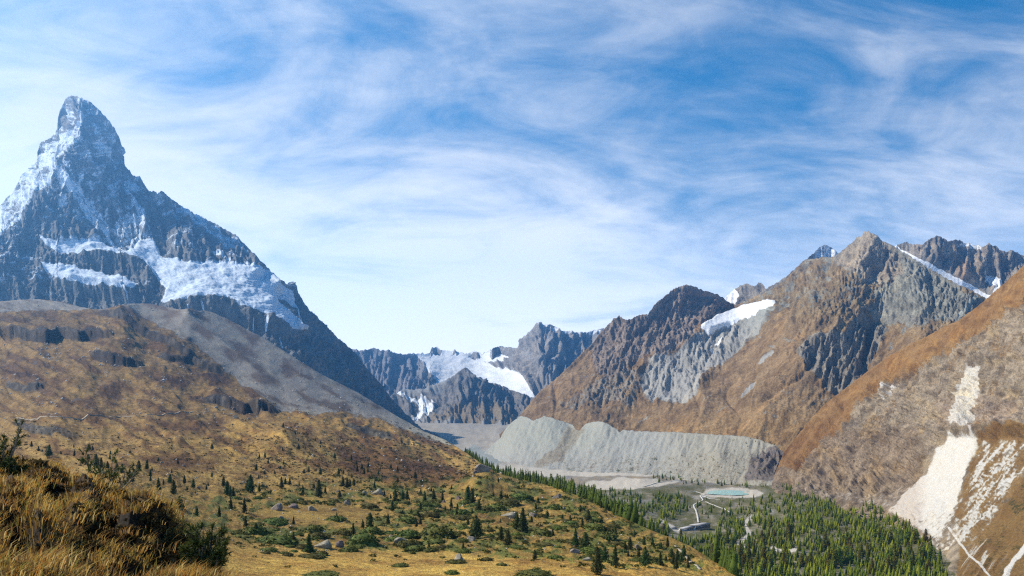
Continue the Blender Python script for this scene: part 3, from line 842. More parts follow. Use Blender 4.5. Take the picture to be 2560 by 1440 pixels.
# ---- the near slope on the right with the white scree
NR_SCAR = [(2398, 920), (2420, 905), (2445, 912), (2452, 960), (2446, 1000), (2450, 1040), (2440, 1075), (2400, 1080), (2375, 1060), (2392, 1010), (2400, 960)]
NR_WHITE = [(2372, 1082), (2400, 1090), (2445, 1082), (2440, 1120), (2415, 1180), (2400, 1230), (2385, 1290), (2350, 1345), (2300, 1335), (2215, 1275), (2262, 1225), (2310, 1180), (2335, 1135), (2350, 1115)]


def nr_disp(PX, PY, D, P):
    rocky = poly(PX, PY, [(1950, 1200), (1990, 1130), (2090, 1060), (2180, 960), (2300, 900), (2400, 850), (2500, 780), (2600, 720), (2760, 640), (2760, 1080), (2560, 1090), (2440, 1090), (2340, 1110), (2280, 1200), (2200, 1240), (2000, 1220)], 20, 14, 40, 1)
    wh = poly(PX, PY, NR_WHITE, 8, 6, 20, 2)
    r = rock_relief(PX, PY, D, 28, 80, 260, 15, 101)
    r2 = rock_relief(PX, PY, D, 20, 30, 80, 19, 102) * (.12 + .88 * rocky)
    r3 = rock_relief(PX, PY, D, -60, 11, 36, 7.5, 103) * (.12 + .88 * rocky)
    lowr = sstep(1090, 1130, PY) * sstep(2280, 2420, PX)
    rill = (ridged(rot2(PX, PY, 36)[0] / 24, rot2(PX, PY, 36)[1] / 220, f32(104.), 3) - .4) * D / F * 7 * lowr
    d = (r + r2 + r3) * (1 - wh * .93) * (1 - .45 * lowr) + rill * (1 - wh)
    d = d + wh * (fbm(PX / 12, PY / 12, f32(5.), 4) * 2.2 + (ridged(rot2(PX, PY, 28)[0] / 16, rot2(PX, PY, 28)[1] / 120, f32(6.), 3) - .4) * 2.2)
    d = d - 26 * np.exp(-(seg_dist(PX, PY, [(2090, 1020), (2050, 1075), (2010, 1130), (1985, 1165)])[0] / 9) ** 2)
    d = d - 20 * np.exp(-(seg_dist(PX, PY, [(2040, 1050), (2000, 1100), (1975, 1140)])[0] / 7) ** 2)
    d = d + scarp(PX, PY, [(2330, 1062), (2380, 1078), (2440, 1082), (2520, 1080), (2620, 1085)], 26, 80, 14)
    d = d - 22 * np.exp(-(seg_dist(PX, PY, [(2355, 1040), (2362, 1075)])[0] / 6) ** 2)
    return d


def nr_cover(PX, PY, D, P, n):
    cv = np.zeros(PX.shape + (4,))
    edge = poly(PX, PY, [(2600, 600), (2750, 500), (2760, 640), (2620, 720), (2500, 790), (2400, 860), (2250, 930), (2150, 1000), (2080, 1080), (1985, 1160), (1940, 1180), (1940, 1120), (2060, 1000), (2200, 890), (2400, 790), (2560, 650)], 16, 22, 50, 1)
    wh = poly(PX, PY, NR_WHITE, 11, 14, 26, 2) * (.9 + .35 * fbm(PX / 12, PY / 16, f32(21.), 4) - .25 * sstep(1180, 1330, PY)); scar = poly(PX, PY, NR_SCAR, 12, 16, 24, 3)
    fan = poly(PX, PY, [(1950, 1205), (2050, 1215), (2200, 1235), (2290, 1200), (2240, 1255), (2215, 1275), (2080, 1250)], 8, 10, 30, 4)
    rr = poly(PX, PY, [(2440, 1092), (2600, 1060), (2760, 1060), (2760, 1500), (2380, 1500), (2400, 1350), (2380, 1300), (2400, 1240)], 8, 10, 30, 5)
    frag = poly(PX, PY, [(2215, 1275), (2300, 1335), (2350, 1345), (2390, 1280), (2420, 1330), (2340, 1400), (2200, 1400), (2180, 1340)], 10, 12, 20, 6)
    strk = sstep(.05, .35, fbm(rot2(PX, PY, 36)[0] / 10, rot2(PX, PY, 36)[1] / 90, f32(7.), 4))
    streaky = fbm(rot2(PX, PY, 38)[0] / 11, rot2(PX, PY, 38)[1] / 70, f32(27.), 5) + .6 * fbm(PX / 7, PY / 7, f32(28.), 3)
    band = np.maximum.reduce([poly(PX, PY, [(2448, 1095), (2480, 1100), (2600, 1090), (2610, 1140), (2540, 1220), (2480, 1300), (2410, 1380), (2375, 1340), (2400, 1260), (2430, 1170)], 18, 16, 30, 31) * np.clip(.52 + 1.1 * streaky, 0, 1),
                              line(PX, PY, [(2580, 1350), (2540, 1390), (2515, 1420), (2500, 1460)], 5, 6, 7, 14, 4)])
    path = line(PX, PY, [(2372, 1320), (2395, 1350), (2420, 1385), (2450, 1410), (2480, 1445)], 1.6, 2.5, 3, 14, 2)
    sp_ = np.clip(.38 + .8 * fbm(PX / 11, PY / 11, f32(8.), 4), 0, 1)
    white = np.maximum.reduce([wh * 1.0, scar * (.62 + .4 * sp_), band, frag * sp_ * 1.05, fan * .4, path * .9,
                               .75 * poly(PX, PY, [(2195, 965), (2220, 950), (2245, 955), (2230, 980), (2200, 1000)], 6, 10, 14, 9) * sp_ * 1.5,
                               rr * strk * sstep(2480, 2400, PX - .4 * (PY - 1200)) * .62])
    cv[..., 2] = np.clip(white, 0, 1)
    g = np.clip(edge * (.72 + .45 * fbm(rot2(PX, PY, 38)[0] / 12, rot2(PX, PY, 38)[1] / 60, f32(43.), 4)) + .24 + .55 * fbm(rot2(PX, PY, 36)[0] / 30, rot2(PX, PY, 36)[1] / 80, f32(10.), 4) * (1 - edge), 0, 1)
    g = np.maximum(g, rr * .9)
    lowl = sstep(1040, 1090, PY) * sstep(2330, 2280, PX)
    g = np.clip(g - .12 * lowl, 0, 1)
    cv[..., 1] = g * (1 - cv[..., 2])
    cv[..., 3] = rr * sstep(1100, 1180, PY) * (.34 + .5 * fbm(PX / 40, PY / 40, f32(11.), 4)) * (1 - cv[..., 2])
    t = tints(PX.shape, [(lowl * (1 - fan), (.86, .80, .76)), (scar, (1.0, .98, .92)), (wh, (1.12, 1.11, 1.06)), (edge, (.95, .9, .84)),
                         (rr * (1 - cv[..., 2]), (.66, .64, .5)), (fan, (.8, .75, .7)),
                         (sstep(.0, .35, fbm(PX / 44, PY / 44, f32(12.), 5)) * (1 - wh) * (1 - rr), (1.14, 1.07, .9)), (sstep(.08, .4, fbm(PX / 30, PY / 22, f32(13.), 5)) * (1 - wh) * (1 - rr), (.72, .7, .7)), (sstep(.15, .45, fbm(rot2(PX, PY, 30)[0] / 10, rot2(PX, PY, 30)[1] / 60, f32(14.), 4)) * (1 - wh) * (1 - rr), (.7, .64, .58)),
                         (poly(PX, PY, [(2340, 1000), (2560, 1000), (2560, 1085), (2440, 1085), (2350, 1060)], 20, 14, 30, 9) * (1 - scar), (1.0, .96, 1.0))])
    return cv, t


nr_mat = terrain_mat('tan_rock_slope', 12, rock=((.135, .105, .073), (.36, .285, .195)), grass=((.20, .11, .042), (.30, .185, .075)), scree=((.46, .43, .385), (.60, .57, .52)), veg=((.05, .05, .016), (.095, .085, .026)), bump=0.75, contrast=.8)
nr = sheet('scree_slope',
           [(1930, 1205), (1945, 1165), (1960, 1130), (1985, 1098), (2000, 1080), (2030, 1045), (2060, 1012), (2100, 980), (2130, 958), (2180, 920), (2230, 885), (2280, 858), (2330, 833), (2370, 812), (2400, 800), (2430, 776), (2460, 752), (2490, 725), (2520, 700), (2560, 662), (2640, 590), (2760, 490)],
           [(1930, 1260), (2050, 1275), (2150, 1290), (2250, 1320), (2350, 1500), (2760, 1500)],
           ctrl_line([(1930, 1205, 2560), (2000, 1080, 2720), (2130, 958, 2560), (2280, 858, 2340), (2400, 800, 2150), (2560, 662, 1900), (2760, 490, 1600)], 16)
           + ctrl_line([(1930, 1260, 2100), (2050, 1275, 1960), (2150, 1290, 1800), (2250, 1320, 1560), (2350, 1420, 1120), (2400, 1500, 900), (2760, 1500, 720)], 12)
           + [(2050, 1160, 2330), (2150, 1100, 2250), (2250, 1000, 2180), (2200, 1180, 2010), (2300, 1120, 1900), (2400, 1000, 1830), (2400, 900, 1990), (2400, 1080, 1700), (2500, 900, 1770), (2560, 1000, 1560), (2520, 1080, 1530), (2350, 1240, 1560), (2450, 1200, 1420), (2560, 1200, 1260), (2500, 1320, 1150), (2640, 1320, 980), (2640, 1000, 1420), (2720, 1200, 1050), (2420, 1330, 1220), (2300, 1300, 1530)],
           nr_mat, 2.3, 2.5, 14, nr_disp, nr_cover, fade=8)


# ---- the rusty hillside on the left, from the moraine crests down to the meadow
HI_SCREE = [(-200, 740), (100, 745), (200, 764), (300, 778), (350, 768), (430, 780), (480, 798), (510, 790), (560, 800), (640, 845), (720, 885), (800, 930), (900, 980), (1000, 1040), (1110, 1095), (1130, 1120), (1040, 1085), (940, 1050), (860, 1030), (780, 1035), (690, 1030), (640, 1000), (590, 965),
            (540, 920), (470, 870), (400, 830), (330, 800), (260, 790), (180, 786), (60, 790), (-200, 800)]
HI_SCARPS = [([(-140, 838), (30, 840), (60, 850), (110, 855), (150, 845), (200, 850), (260, 848), (330, 848)], 24, 80, 4),
             ([(200, 780), (250, 797), (320, 818), (390, 855), (440, 885), (500, 920), (560, 950), (610, 972)], 16, 50, 4),
             ([(215, 885), (240, 892), (280, 908), (320, 918), (370, 908)], 15, 50, 4),
             ([(490, 1000), (520, 1006), (545, 1014), (610, 1031), (680, 1034), (715, 1026)], 16, 90, 4),
             ([(380, 885), (430, 908), (500, 906)], 10, 40, 4), ([(20, 1064), (60, 1072), (120, 1086), (220, 1094)], 4, 40, 4), ([(0, 960), (60, 975), (130, 962)], 6, 50, 4),
             ([(850, 1062), (920, 1080), (1000, 1098)], 3, 40, 4)]


def hi_disp(PX, PY, D, P):
    m = D / F
    a = fbm(PX / 120, PY / 60, f32(201.), 4) * 9 * m
    u, v = rot2(PX, PY, 24)
    b = (ridged(v / 26, u / 110, f32(202.), 4) - .4) * 5 * m * sstep(1200, 1080, PY) + (ridged(PX / 45, PY / 22, f32(207.), 4) - .4) * 4.5 * m * sstep(1180, 1100, PY)
    c = fbm(PX / 30, PY / 12, f32(203.), 4) * 3.2 * m + (ridged(rot2(PX, PY, 24)[0] / 26, rot2(PX, PY, 24)[1] / 8, f32(206.), 3) - .4) * 2.6 * m + fbm(PX / 8, PY / 4, f32(208.), 3) * 1.5 * m
    hum = (ridged(PX / 60, PY / 22, f32(204.), 3) - .4) * 7 * m * sstep(1160, 1230, PY) * (1 - sstep(1340, 1385, PY - .03 * (PX - 900)))
    fld = v / 46 + .55 * fbm(u / 150, v / 60, f32(261.), 4)
    fr_ = fld - np.floor(fld)
    led = np.where(fr_ < .93, fr_ / .93, (1 - fr_) / .07) * 8 * m * sstep(-.12, .2, fbm(u / 130, v / 40, f32(262.), 3)) * sstep(1190, 1090, PY)
    fl2 = v / 19 + .6 * fbm(u / 70, v / 26, f32(263.), 4)
    fr2 = fl2 - np.floor(fl2)
    led = led + np.where(fr2 < .86, fr2 / .86, (1 - fr2) / .14) * 3 * m * sstep(-.1, .25, fbm(u / 60, v / 24, f32(264.), 3)) * sstep(1230, 1150, PY)
    d = a + b + c + hum + led
    sc = poly(PX, PY, HI_SCREE, 10, 6, 20, 1)
    flat = np.maximum(poly(PX, PY, [(560, 1380), (800, 1375), (1300, 1385), (1500, 1440), (1500, 1510), (540, 1510)], 20, 14, 50, 2), poly(PX, PY, [(640, 1275), (760, 1262), (980, 1275), (900, 1300), (760, 1310), (660, 1300)], 12, 8, 30, 3))
    d = d * (1 - .75 * sc) * (1 - .8 * flat)
    for pts, H, up, dn in HI_SCARPS:
        w = 16 * fbm(PX / 40, PY / 30, f32(205.), 4)
        d = d + scarp(PX + w, PY + w * .7, pts, H, up, dn)
    # the moraine crests
    for pts, H in (([(300, 800), (350, 776), (420, 790), (520, 850), (640, 940), (700, 985)], 26), ([(470, 812), (510, 796), (560, 812), (660, 870), (760, 930), (860, 985), (960, 1040)], 30)):
        dd, _, tt = seg_dist(PX, PY, pts)
        d = d + H * np.exp(-(dd / 26)) * sstep(1, .5, tt)
    d = d + 17 * np.clip(1 - np.hypot((PX - 712) / 100, (PY - 1108) / 40), 0, 1) ** 1.2
    d = d + 9 * np.exp(-(np.hypot((PX - 1215) / 70, (PY - 1215) / 26)) ** 2)
    return d


HI_SHADED_LEDGES = [[(-60, 800), (45, 797), (100, 788), (130, 788), (190, 805), (240, 815), (280, 825), (300, 840), (260, 842), (200, 845), (150, 840), (110, 850), (60, 845), (30, 830), (-60, 832)],  # ledge faces and the knoll's flank, their shade put into the tint
             [(210, 773), (260, 785), (330, 795), (400, 820), (450, 850), (500, 868), (540, 902), (580, 945), (560, 948), (500, 918), (440, 882), (390, 852), (320, 815), (250, 795)],
             [(250, 850), (280, 862), (330, 878), (348, 905), (320, 916), (280, 905), (250, 890), (235, 865)],
             [(512, 992), (560, 978), (620, 984), (680, 1004), (694, 1020), (680, 1031), (610, 1028), (545, 1010)],
             [(400, 865), (450, 880), (475, 902), (430, 905)], [(50, 1055), (100, 1060), (190, 1078), (190, 1090), (120, 1082), (60, 1068)], [(440, 1038), (500, 1040), (505, 1052), (450, 1050)],
             [(712, 1080), (760, 1095), (800, 1130), (725, 1128)], [(560, 1010), (600, 1018), (590, 1026)], [(280, 905), (340, 920), (400, 925), (330, 932)]]
HI_HEATH = [[(340, 1140), (420, 1132), (530, 1150), (545, 1165), (420, 1174), (350, 1162)], [(390, 1050), (480, 1050), (540, 1075), (480, 1088), (400, 1072)], [(150, 990), (240, 1000), (230, 1030), (160, 1020)], [(240, 960), (300, 975), (290, 1005), (250, 990)],
            [(0, 905), (90, 920), (130, 960), (60, 975), (0, 950)], [(350, 930), (430, 945), (470, 975), (400, 970)], [(820, 1110), (1000, 1125), (1150, 1180), (1180, 1212), (1000, 1215), (860, 1180)], [(430, 895), (540, 950), (600, 990), (520, 970)]]
HI_GOLD = [[(690, 1045), (780, 1035), (960, 1070), (1010, 1086), (900, 1088), (760, 1062)], [(540, 1118), (700, 1124), (690, 1134), (540, 1128)], [(560, 1062), (640, 1050), (690, 1070), (620, 1100), (560, 1090)]]


def hi_cover(PX, PY, D, P, n):
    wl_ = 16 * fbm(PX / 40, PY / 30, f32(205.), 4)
    shaded_ledge = np.zeros(PX.shape)  # bare rock ledges, with the shade of their steep faces painted into the tint
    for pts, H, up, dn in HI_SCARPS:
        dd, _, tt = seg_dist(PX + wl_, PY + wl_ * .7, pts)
        shaded_ledge = np.maximum(shaded_ledge, sstep(9, 4, dd) * sstep(0, .2, tt) * sstep(1, .8, tt))
    shaded_ledge = np.maximum(shaded_ledge, .35 * np.maximum.reduce([poly(PX, PY, q, 6, 12, 22, 300 + i) for i, q in enumerate(HI_SHADED_LEDGES)]))
    hth = np.maximum.reduce([poly(PX, PY, q, 10, 18, 30, 320 + i) for i, q in enumerate(HI_HEATH)])
    gld = np.maximum.reduce([poly(PX, PY, q, 10, 14, 30, 340 + i) for i, q in enumerate(HI_GOLD)])
    cv = np.zeros(PX.shape + (4,))
    sc = poly(PX, PY, HI_SCREE, 6, 12, 30, 1)
    out_ = sstep(.28, .5, fbm(PX / 46, PY / 22, f32(211.), 5)) * sstep(1120, 1000, PY)
    pale = poly(PX, PY, [(95, 870), (130, 855), (150, 870), (135, 905), (100, 900)], 5, 8, 14, 3)
    talus = np.maximum(.8 * line(PX, PY, [(95, 960), (110, 1010), (130, 1040)], 14, 12, 14, 24, 5), .6 * line(PX, PY, [(240, 830), (265, 850)], 6, 8, 8, 14, 6))
    u, v = rot2(PX, PY, 20)
    heath = sstep(-.05, .25, fbm(u / 70, v / 22, f32(212.), 5))
    g = 0.95 - np.maximum.reduce([shaded_ledge * .5, out_ * .6])
    cv[..., 2] = np.maximum.reduce([sc, .45 * pale, .45 * talus, .35 * sstep(.2, .5, fbm(PX / 16, PY / 7, f32(213.), 4)) * sstep(1100, 1000, PY)])
    for q in ([(1030, 1108), (1044, 1112), (1040, 1118)],):
        cv[..., 2] = np.maximum(cv[..., 2], line(PX, PY, q, 4, 4, 2, 10, 1))
    cv[..., 1] = np.clip(g, 0, 1) * (1 - sc * .95)
    # green mats: heather, juniper, dwarf scrub on the lower hill
    zone = sstep(1150, 1215, PY + .12 * np.minimum(PX - 900, 0)) * (1 - sstep(1362, 1400, PY - .06 * (PX - 900)))
    flat = poly(PX, PY, [(640, 1278), (760, 1262), (980, 1275), (900, 1300), (760, 1310), (660, 1300)], 10, 8, 30, 3)
    vg = fbm(PX / 44, PY / 15, f32(215.), 4)
    cv[..., 3] = np.clip(zone * (1 - flat) * (.46 + .95 * vg), 0, 1)
    mid = sstep(1080, 1130, PY) * sstep(540, 700, PX) * sstep(1215, 1170, PY)
    cv[..., 3] = np.maximum(cv[..., 3], mid * np.clip(.3 + .75 * fbm(rot2(PX, PY, 22)[0] / 26, rot2(PX, PY, 22)[1] / 8, f32(216.), 4), 0, 1))
    cv[..., 3] = np.maximum(cv[..., 3], .5 * sstep(.2, .5, fbm(PX / 20, PY / 8, f32(217.), 4)) * sstep(1040, 1110, PY))
    gold = sstep(1360, 1400, PY - .02 * (PX - 900))
    t = tints(PX.shape, [(heath * sstep(1230, 1160, PY), (.5, .41, .38)), (sstep(.1, .4, fbm(u / 40, v / 12, f32(222.), 4)) * sstep(1230, 1100, PY), (1.3, 1.27, 1.15)), (sstep(1000, 1180, PY), (1.5, 1.52, 1.25)), (gold, (1.5, 1.5, 1.25)),
                         (sstep(.0, .4, fbm(PX / 70, PY / 14, f32(218.), 4)) * gold, (.86, .76, .7)),
                         (sc, (.74, .69, .62)), (sc * sstep(.1, .4, fbm(PX / 60, PY / 20, f32(219.), 4)), (.8, .78, .76)),
                         (shaded_ledge * (.6 + .4 * sstep(-.3, .2, fbm(PX / 10, PY / 6, f32(251.), 4))) * (1 - .5 * sc), (.19, .175, .17)), (hth * (1 - shaded_ledge), (.5, .4, .38)), (gld, (1.35, 1.32, 1.1)), (zone * (1 - gold), (.92, .93, .8)),
                         (poly(PX, PY, [(1020, 1102), (1050, 1106), (1048, 1122), (1028, 1118)], 3, 3, 10, 4), (1.9, 1.9, 1.9))])
    return cv, t


hi_mat = terrain_mat('alpine_heath', 5, rock=((.12, .115, .11), (.22, .21, .2)), grass=((.12, .063, .02), (.275, .172, .052)), scree=((.25, .24, .225), (.38, .37, .35)), veg=((.045, .052, .012), (.125, .115, .03)), bump=0.8)
HI_TOP = [(-240, 748), (-100, 758), (0, 754), (60, 750), (100, 749), (160, 756), (200, 768), (250, 776), (300, 782), (325, 778), (350, 771), (380, 773), (430, 786), (470, 801), (490, 797), (510, 791), (530, 795), (560, 806), (600, 828), (640, 850), (720, 890), (800, 935), (900, 985),
          (1000, 1045), (1060, 1078), (1110, 1098), (1170, 1134), (1200, 1155), (1240, 1180), (1290, 1197), (1340, 1205), (1400, 1222), (1440, 1238), (1480, 1252), (1520, 1275), (1560, 1295), (1600, 1312), (1640, 1330), (1680, 1345), (1720, 1362), (1760, 1386), (1800, 1412), (1850, 1447), (1950, 1500)]
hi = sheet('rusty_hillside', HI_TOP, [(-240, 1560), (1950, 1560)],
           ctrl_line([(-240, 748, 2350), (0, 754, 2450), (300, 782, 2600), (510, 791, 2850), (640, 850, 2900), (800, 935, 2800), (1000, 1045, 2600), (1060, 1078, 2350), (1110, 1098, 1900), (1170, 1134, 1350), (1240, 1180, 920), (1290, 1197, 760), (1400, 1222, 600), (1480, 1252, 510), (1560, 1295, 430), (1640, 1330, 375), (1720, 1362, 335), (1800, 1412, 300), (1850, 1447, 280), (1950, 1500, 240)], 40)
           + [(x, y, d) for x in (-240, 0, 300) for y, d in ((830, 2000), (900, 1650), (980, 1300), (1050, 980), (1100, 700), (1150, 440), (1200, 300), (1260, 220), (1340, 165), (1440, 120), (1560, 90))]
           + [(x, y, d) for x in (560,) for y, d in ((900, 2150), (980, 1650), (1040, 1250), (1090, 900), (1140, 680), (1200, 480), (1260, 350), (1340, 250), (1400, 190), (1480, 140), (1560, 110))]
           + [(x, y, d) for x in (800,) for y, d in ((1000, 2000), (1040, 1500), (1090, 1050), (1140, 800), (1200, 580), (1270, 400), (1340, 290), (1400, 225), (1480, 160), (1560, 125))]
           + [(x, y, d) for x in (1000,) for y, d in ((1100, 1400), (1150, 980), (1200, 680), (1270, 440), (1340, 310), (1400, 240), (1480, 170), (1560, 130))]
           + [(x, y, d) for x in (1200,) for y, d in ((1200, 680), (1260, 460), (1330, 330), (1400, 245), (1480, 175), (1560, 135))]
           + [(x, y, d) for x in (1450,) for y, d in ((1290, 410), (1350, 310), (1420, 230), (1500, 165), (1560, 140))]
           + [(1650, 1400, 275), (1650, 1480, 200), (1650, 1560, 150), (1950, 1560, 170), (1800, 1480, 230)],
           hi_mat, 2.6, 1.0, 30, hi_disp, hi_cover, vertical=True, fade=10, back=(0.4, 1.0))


# ---- the grassy bank right in front of the camera
BANK_STEPS = [([(-20, 1175), (60, 1200), (130, 1225), (200, 1262), (250, 1300), (330, 1335), (400, 1352), (470, 1372), (540, 1420)], .42, 42),
              ([(-40, 1290), (30, 1310), (80, 1350), (120, 1400), (150, 1460)], .34, 40), ([(280, 1392), (350, 1392), (430, 1400), (520, 1440)], .26, 34), ([(90, 1290), (170, 1310), (230, 1350), (260, 1400)], .25, 34)]


BANK_PITS = [(262, 1335, 62, 42), (425, 1392, 105, 46), (25, 1395, 70, 60), (150, 1250, 50, 28), (330, 1440, 95, 34), (35, 1205, 40, 30), (520, 1405, 45, 40), (180, 1400, 40, 40), (110, 1310, 40, 26)]


def bank_hollows(px, py):
    px = px + 18 * fbm(px / 60, py / 40, f32(14.4), 3); py = py + 14 * fbm(px / 60, py / 40, f32(15.4), 3)
    return np.maximum.reduce([np.exp(-(np.hypot((px - a) / w, (py - b_) / h) ** 2) ** 1.6) for a, b_, w, h in BANK_PITS])


def ba_disp(PX, PY, D, P):
    return fbm(P[..., 0] / 1.3, P[..., 1] / 1.3, f32(3.1), 3) * .26 + (ridged(P[..., 0] / .8, P[..., 1] / .8, f32(8.2), 3) - .45) * .26 + sum(scarp(PX + 14 * fbm(PX / 50, PY / 40, f32(4.4), 3), PY + 14 * fbm(PX / 50, PY / 40, f32(5.4), 3), q, H, 45, dn) for q, H, dn in BANK_STEPS) - .42 * bank_hollows(PX, PY)


def ba_cover(PX, PY, D, P, n):
    cv = np.zeros(PX.shape + (4,))
    cv[..., 1] = (.6 + .5 * fbm(P[..., 0] / .5, P[..., 1] / .5, f32(1.), 3)) * (1 - .9 * bank_hollows(PX, PY))
    return cv, np.ones(PX.shape + (3,))


ba_mat = terrain_mat('turf_soil', .1, rock=((.012, .008, .005), (.03, .02, .011)), grass=((.035, .022, .009), (.085, .052, .018)), bump=0.6)
ba = sheet('grassy_bank',
           [(-420, 1060), (-200, 1090), (-60, 1120), (0, 1135), (60, 1160), (110, 1178), (160, 1195), (210, 1218), (260, 1238), (310, 1255), (360, 1275), (400, 1295), (440, 1318), (480, 1345), (510, 1375), (540, 1408), (560, 1445), (600, 1560), (640, 1700)],
           [(-420, 1760), (640, 1760)],
           ctrl_line([(-420, 1060, 15), (0, 1135, 17), (110, 1178, 17), (260, 1238, 15), (360, 1275, 13), (440, 1318, 11.5), (510, 1375, 9.8), (560, 1445, 8.2), (640, 1700, 5)], 14)
           + ctrl_line([(-420, 1760, 1.9), (0, 1760, 2.3), (300, 1760, 2.9), (640, 1760, 4.4)], 6) + [(0, 1250, 9.5), (0, 1350, 6.3), (0, 1440, 4.7), (200, 1320, 9), (200, 1440, 5.8), (350, 1350, 9.6), (350, 1440, 7), (480, 1440, 7.4), (-300, 1250, 7), (-300, 1440, 3.8)],
           ba_mat, 3.6, 3, 40, ba_disp, ba_cover, fade=30, vertical=True)


# ---- surrounding plain far below, so the ground never ends
me = new_mesh('ground', [(-8900, -1400, -426), (8900, -1400, -426), (8900, 12900, -426), (-8900, 12900, -426)], [(0, 1, 2, 3)], None, va_mat)
attr4(me, 'cover', [(0, .6, .4, .4)] * 4); attr4(me, 'tint', [(1, 1, 1, 1)] * 4)
link('ground', me, kind='structure')

# ---- haze
b = NB('haze_air')
b.t.nodes.remove(b.bs)
pv = b.node('ShaderNodeVolumePrincipled')
pv.inputs['Color'].default_value = (.17, .48, 1.0, 1)
pv.inputs['Density'].default_value = 0.000072
pv.inputs['Anisotropy'].default_value = 0.65
b.l(pv.outputs[0], b.out.inputs['Volume'])
hx0, hx1, hy0, hy1, hz0, hz1 = -9000, 9000, -1500, 13000, -427, 2200
v = [(x, y, z) for z in (hz0, hz1) for y in (hy0, hy1) for x in (hx0, hx1)]
me = new_mesh('haze', v, [(0, 2, 3, 1), (4, 5, 7, 6), (0, 1, 5, 4), (2, 6, 7, 3), (0, 4, 6, 2), (1, 3, 7, 5)], None, b.m, smooth=False)
link('haze', me, kind='stuff')


# ================================================================== BUILDING, WATER, WAYS
def plain_mat(name, col, col2=None, size=1.0, rough=.85, spec=.2, bump=0.0, rand=0.0, transl=0.0, attr=None):
    b = NB(name)
    tcn = b.node('ShaderNodeTexCoord')
    n = b.noise(tcn.outputs['Object'], size, 5, .65)
    c = b.mix(b.ramp(n, .35, .65), col, col2 or col)
    if attr:
        c = b.mix(1.0, c, b.attr(attr).outputs['Color'], 'MULTIPLY')
    if rand:
        oi = b.node('ShaderNodeObjectInfo')
        h = b.node('ShaderNodeHueSaturation')
        b.l(c, h.inputs['Color'])
        b.l(b.math('ADD', .5 - rand * .12, b.math('MULTIPLY', oi.outputs['Random'], rand * .24)), h.inputs['Hue'])
        b.l(b.math('ADD', 1 - rand * .5, b.math('MULTIPLY', oi.outputs['Random'], rand)), h.inputs['Value'])
        c = h.outputs[0]
    b.l(c, b.bs.inputs['Base Color'])
    b.bs.inputs['Roughness'].default_value = rough; b.bs.inputs['Specular IOR Level'].default_value = spec
    if bump:
        bm = b.node('ShaderNodeBump'); bm.inputs['Strength'].default_value = bump; bm.inputs['Distance'].default_value = size * .3
        b.l(n, bm.inputs['Height']); b.l(bm.outputs[0], b.bs.inputs['Normal'])
    if transl:
        tr = b.node('ShaderNodeBsdfTranslucent'); b.l(c, tr.inputs['Color'])
        mx = b.node('ShaderNodeMixShader'); mx.inputs[0].default_value = transl
        b.l(b.bs.outputs[0], mx.inputs[1]); b.l(tr.outputs[0], mx.inputs[2]); b.l(mx.outputs[0], b.out.inputs[0])
    return b.m


class MB:
    def __init__(self):
        self.v = []; self.f4 = []; self.f3 = []

    def box(self, x0, x1, y0, y1, z0, z1):
        n = len(self.v)
        self.v += [(x, y, z) for z in (z0, z1) for y in (y0, y1) for x in (x0, x1)]
        self.f4 += [tuple(n + i for i in q) for q in ((0, 2, 3, 1), (4, 5, 7, 6), (0, 1, 5, 4), (2, 6, 7, 3), (0, 4, 6, 2), (1, 3, 7, 5))]
        return self

    def prism(self, pts, y0, y1):
        """outline in x, z pushed from y0 to y1"""
        n = len(self.v); k = len(pts)
        self.v += [(x, y0, z) for x, z in pts] + [(x, y1, z) for x, z in pts]
        for i in range(k):
            j = (i + 1) % k
            self.f4.append((n + i, n + j, n + k + j, n + k + i))
        for i in range(1, k - 1):
            self.f3 += [(n, n + i + 1, n + i), (n + k, n + k + i, n + k + i + 1)]
        return self

    def build(self, name, mat, parent=None, smooth=False, **props):
        return link(name, new_mesh(name, self.v, self.f4, self.f3, mat, smooth), parent, **props)


def empty(name, loc, rz=0.0, **props):
    o = bpy.data.objects.new(name, None)
    COL.objects.link(o); o.location = loc; o.rotation_euler = (0, 0, rz)
    for k, v in props.items():
        o[k] = v
    return o


# ---- lake
lake_mat = plain_mat('milky_lake_water', (.26, .54, .52), (.32, .6, .57), 60, .12, .5)
ang = np.linspace(0, 2 * math.pi, 60, endpoint=False)
lx = 1826 + 62 * np.cos(ang) * (1 + .06 * np.sin(3 * ang + 1)); ly = 1231.5 + 6.2 * np.sin(ang) * (1 + .12 * np.sin(2 * ang))
lp = va.at(lx, ly); lz = float(lp[:, 2].mean()) + 1.5
lp = unproj(lx, ly, lz * F / (HY - ly)); lp[:, 2] = lz
cen = lp.mean(0)
me = new_mesh('lake', np.concatenate([lp, [cen]]), None, [(i, (i + 1) % 60, 60) for i in range(60)], lake_mat)
link('lake', me, kind='structure')

# ---- gravel roads and footpaths draped over the land
road_mat = plain_mat('pale_gravel', (.42, .39, .33), (.54, .51, .45), 3)
dirt_mat = plain_mat('trodden_path', (.26, .215, .155), (.36, .31, .235), 1.5)


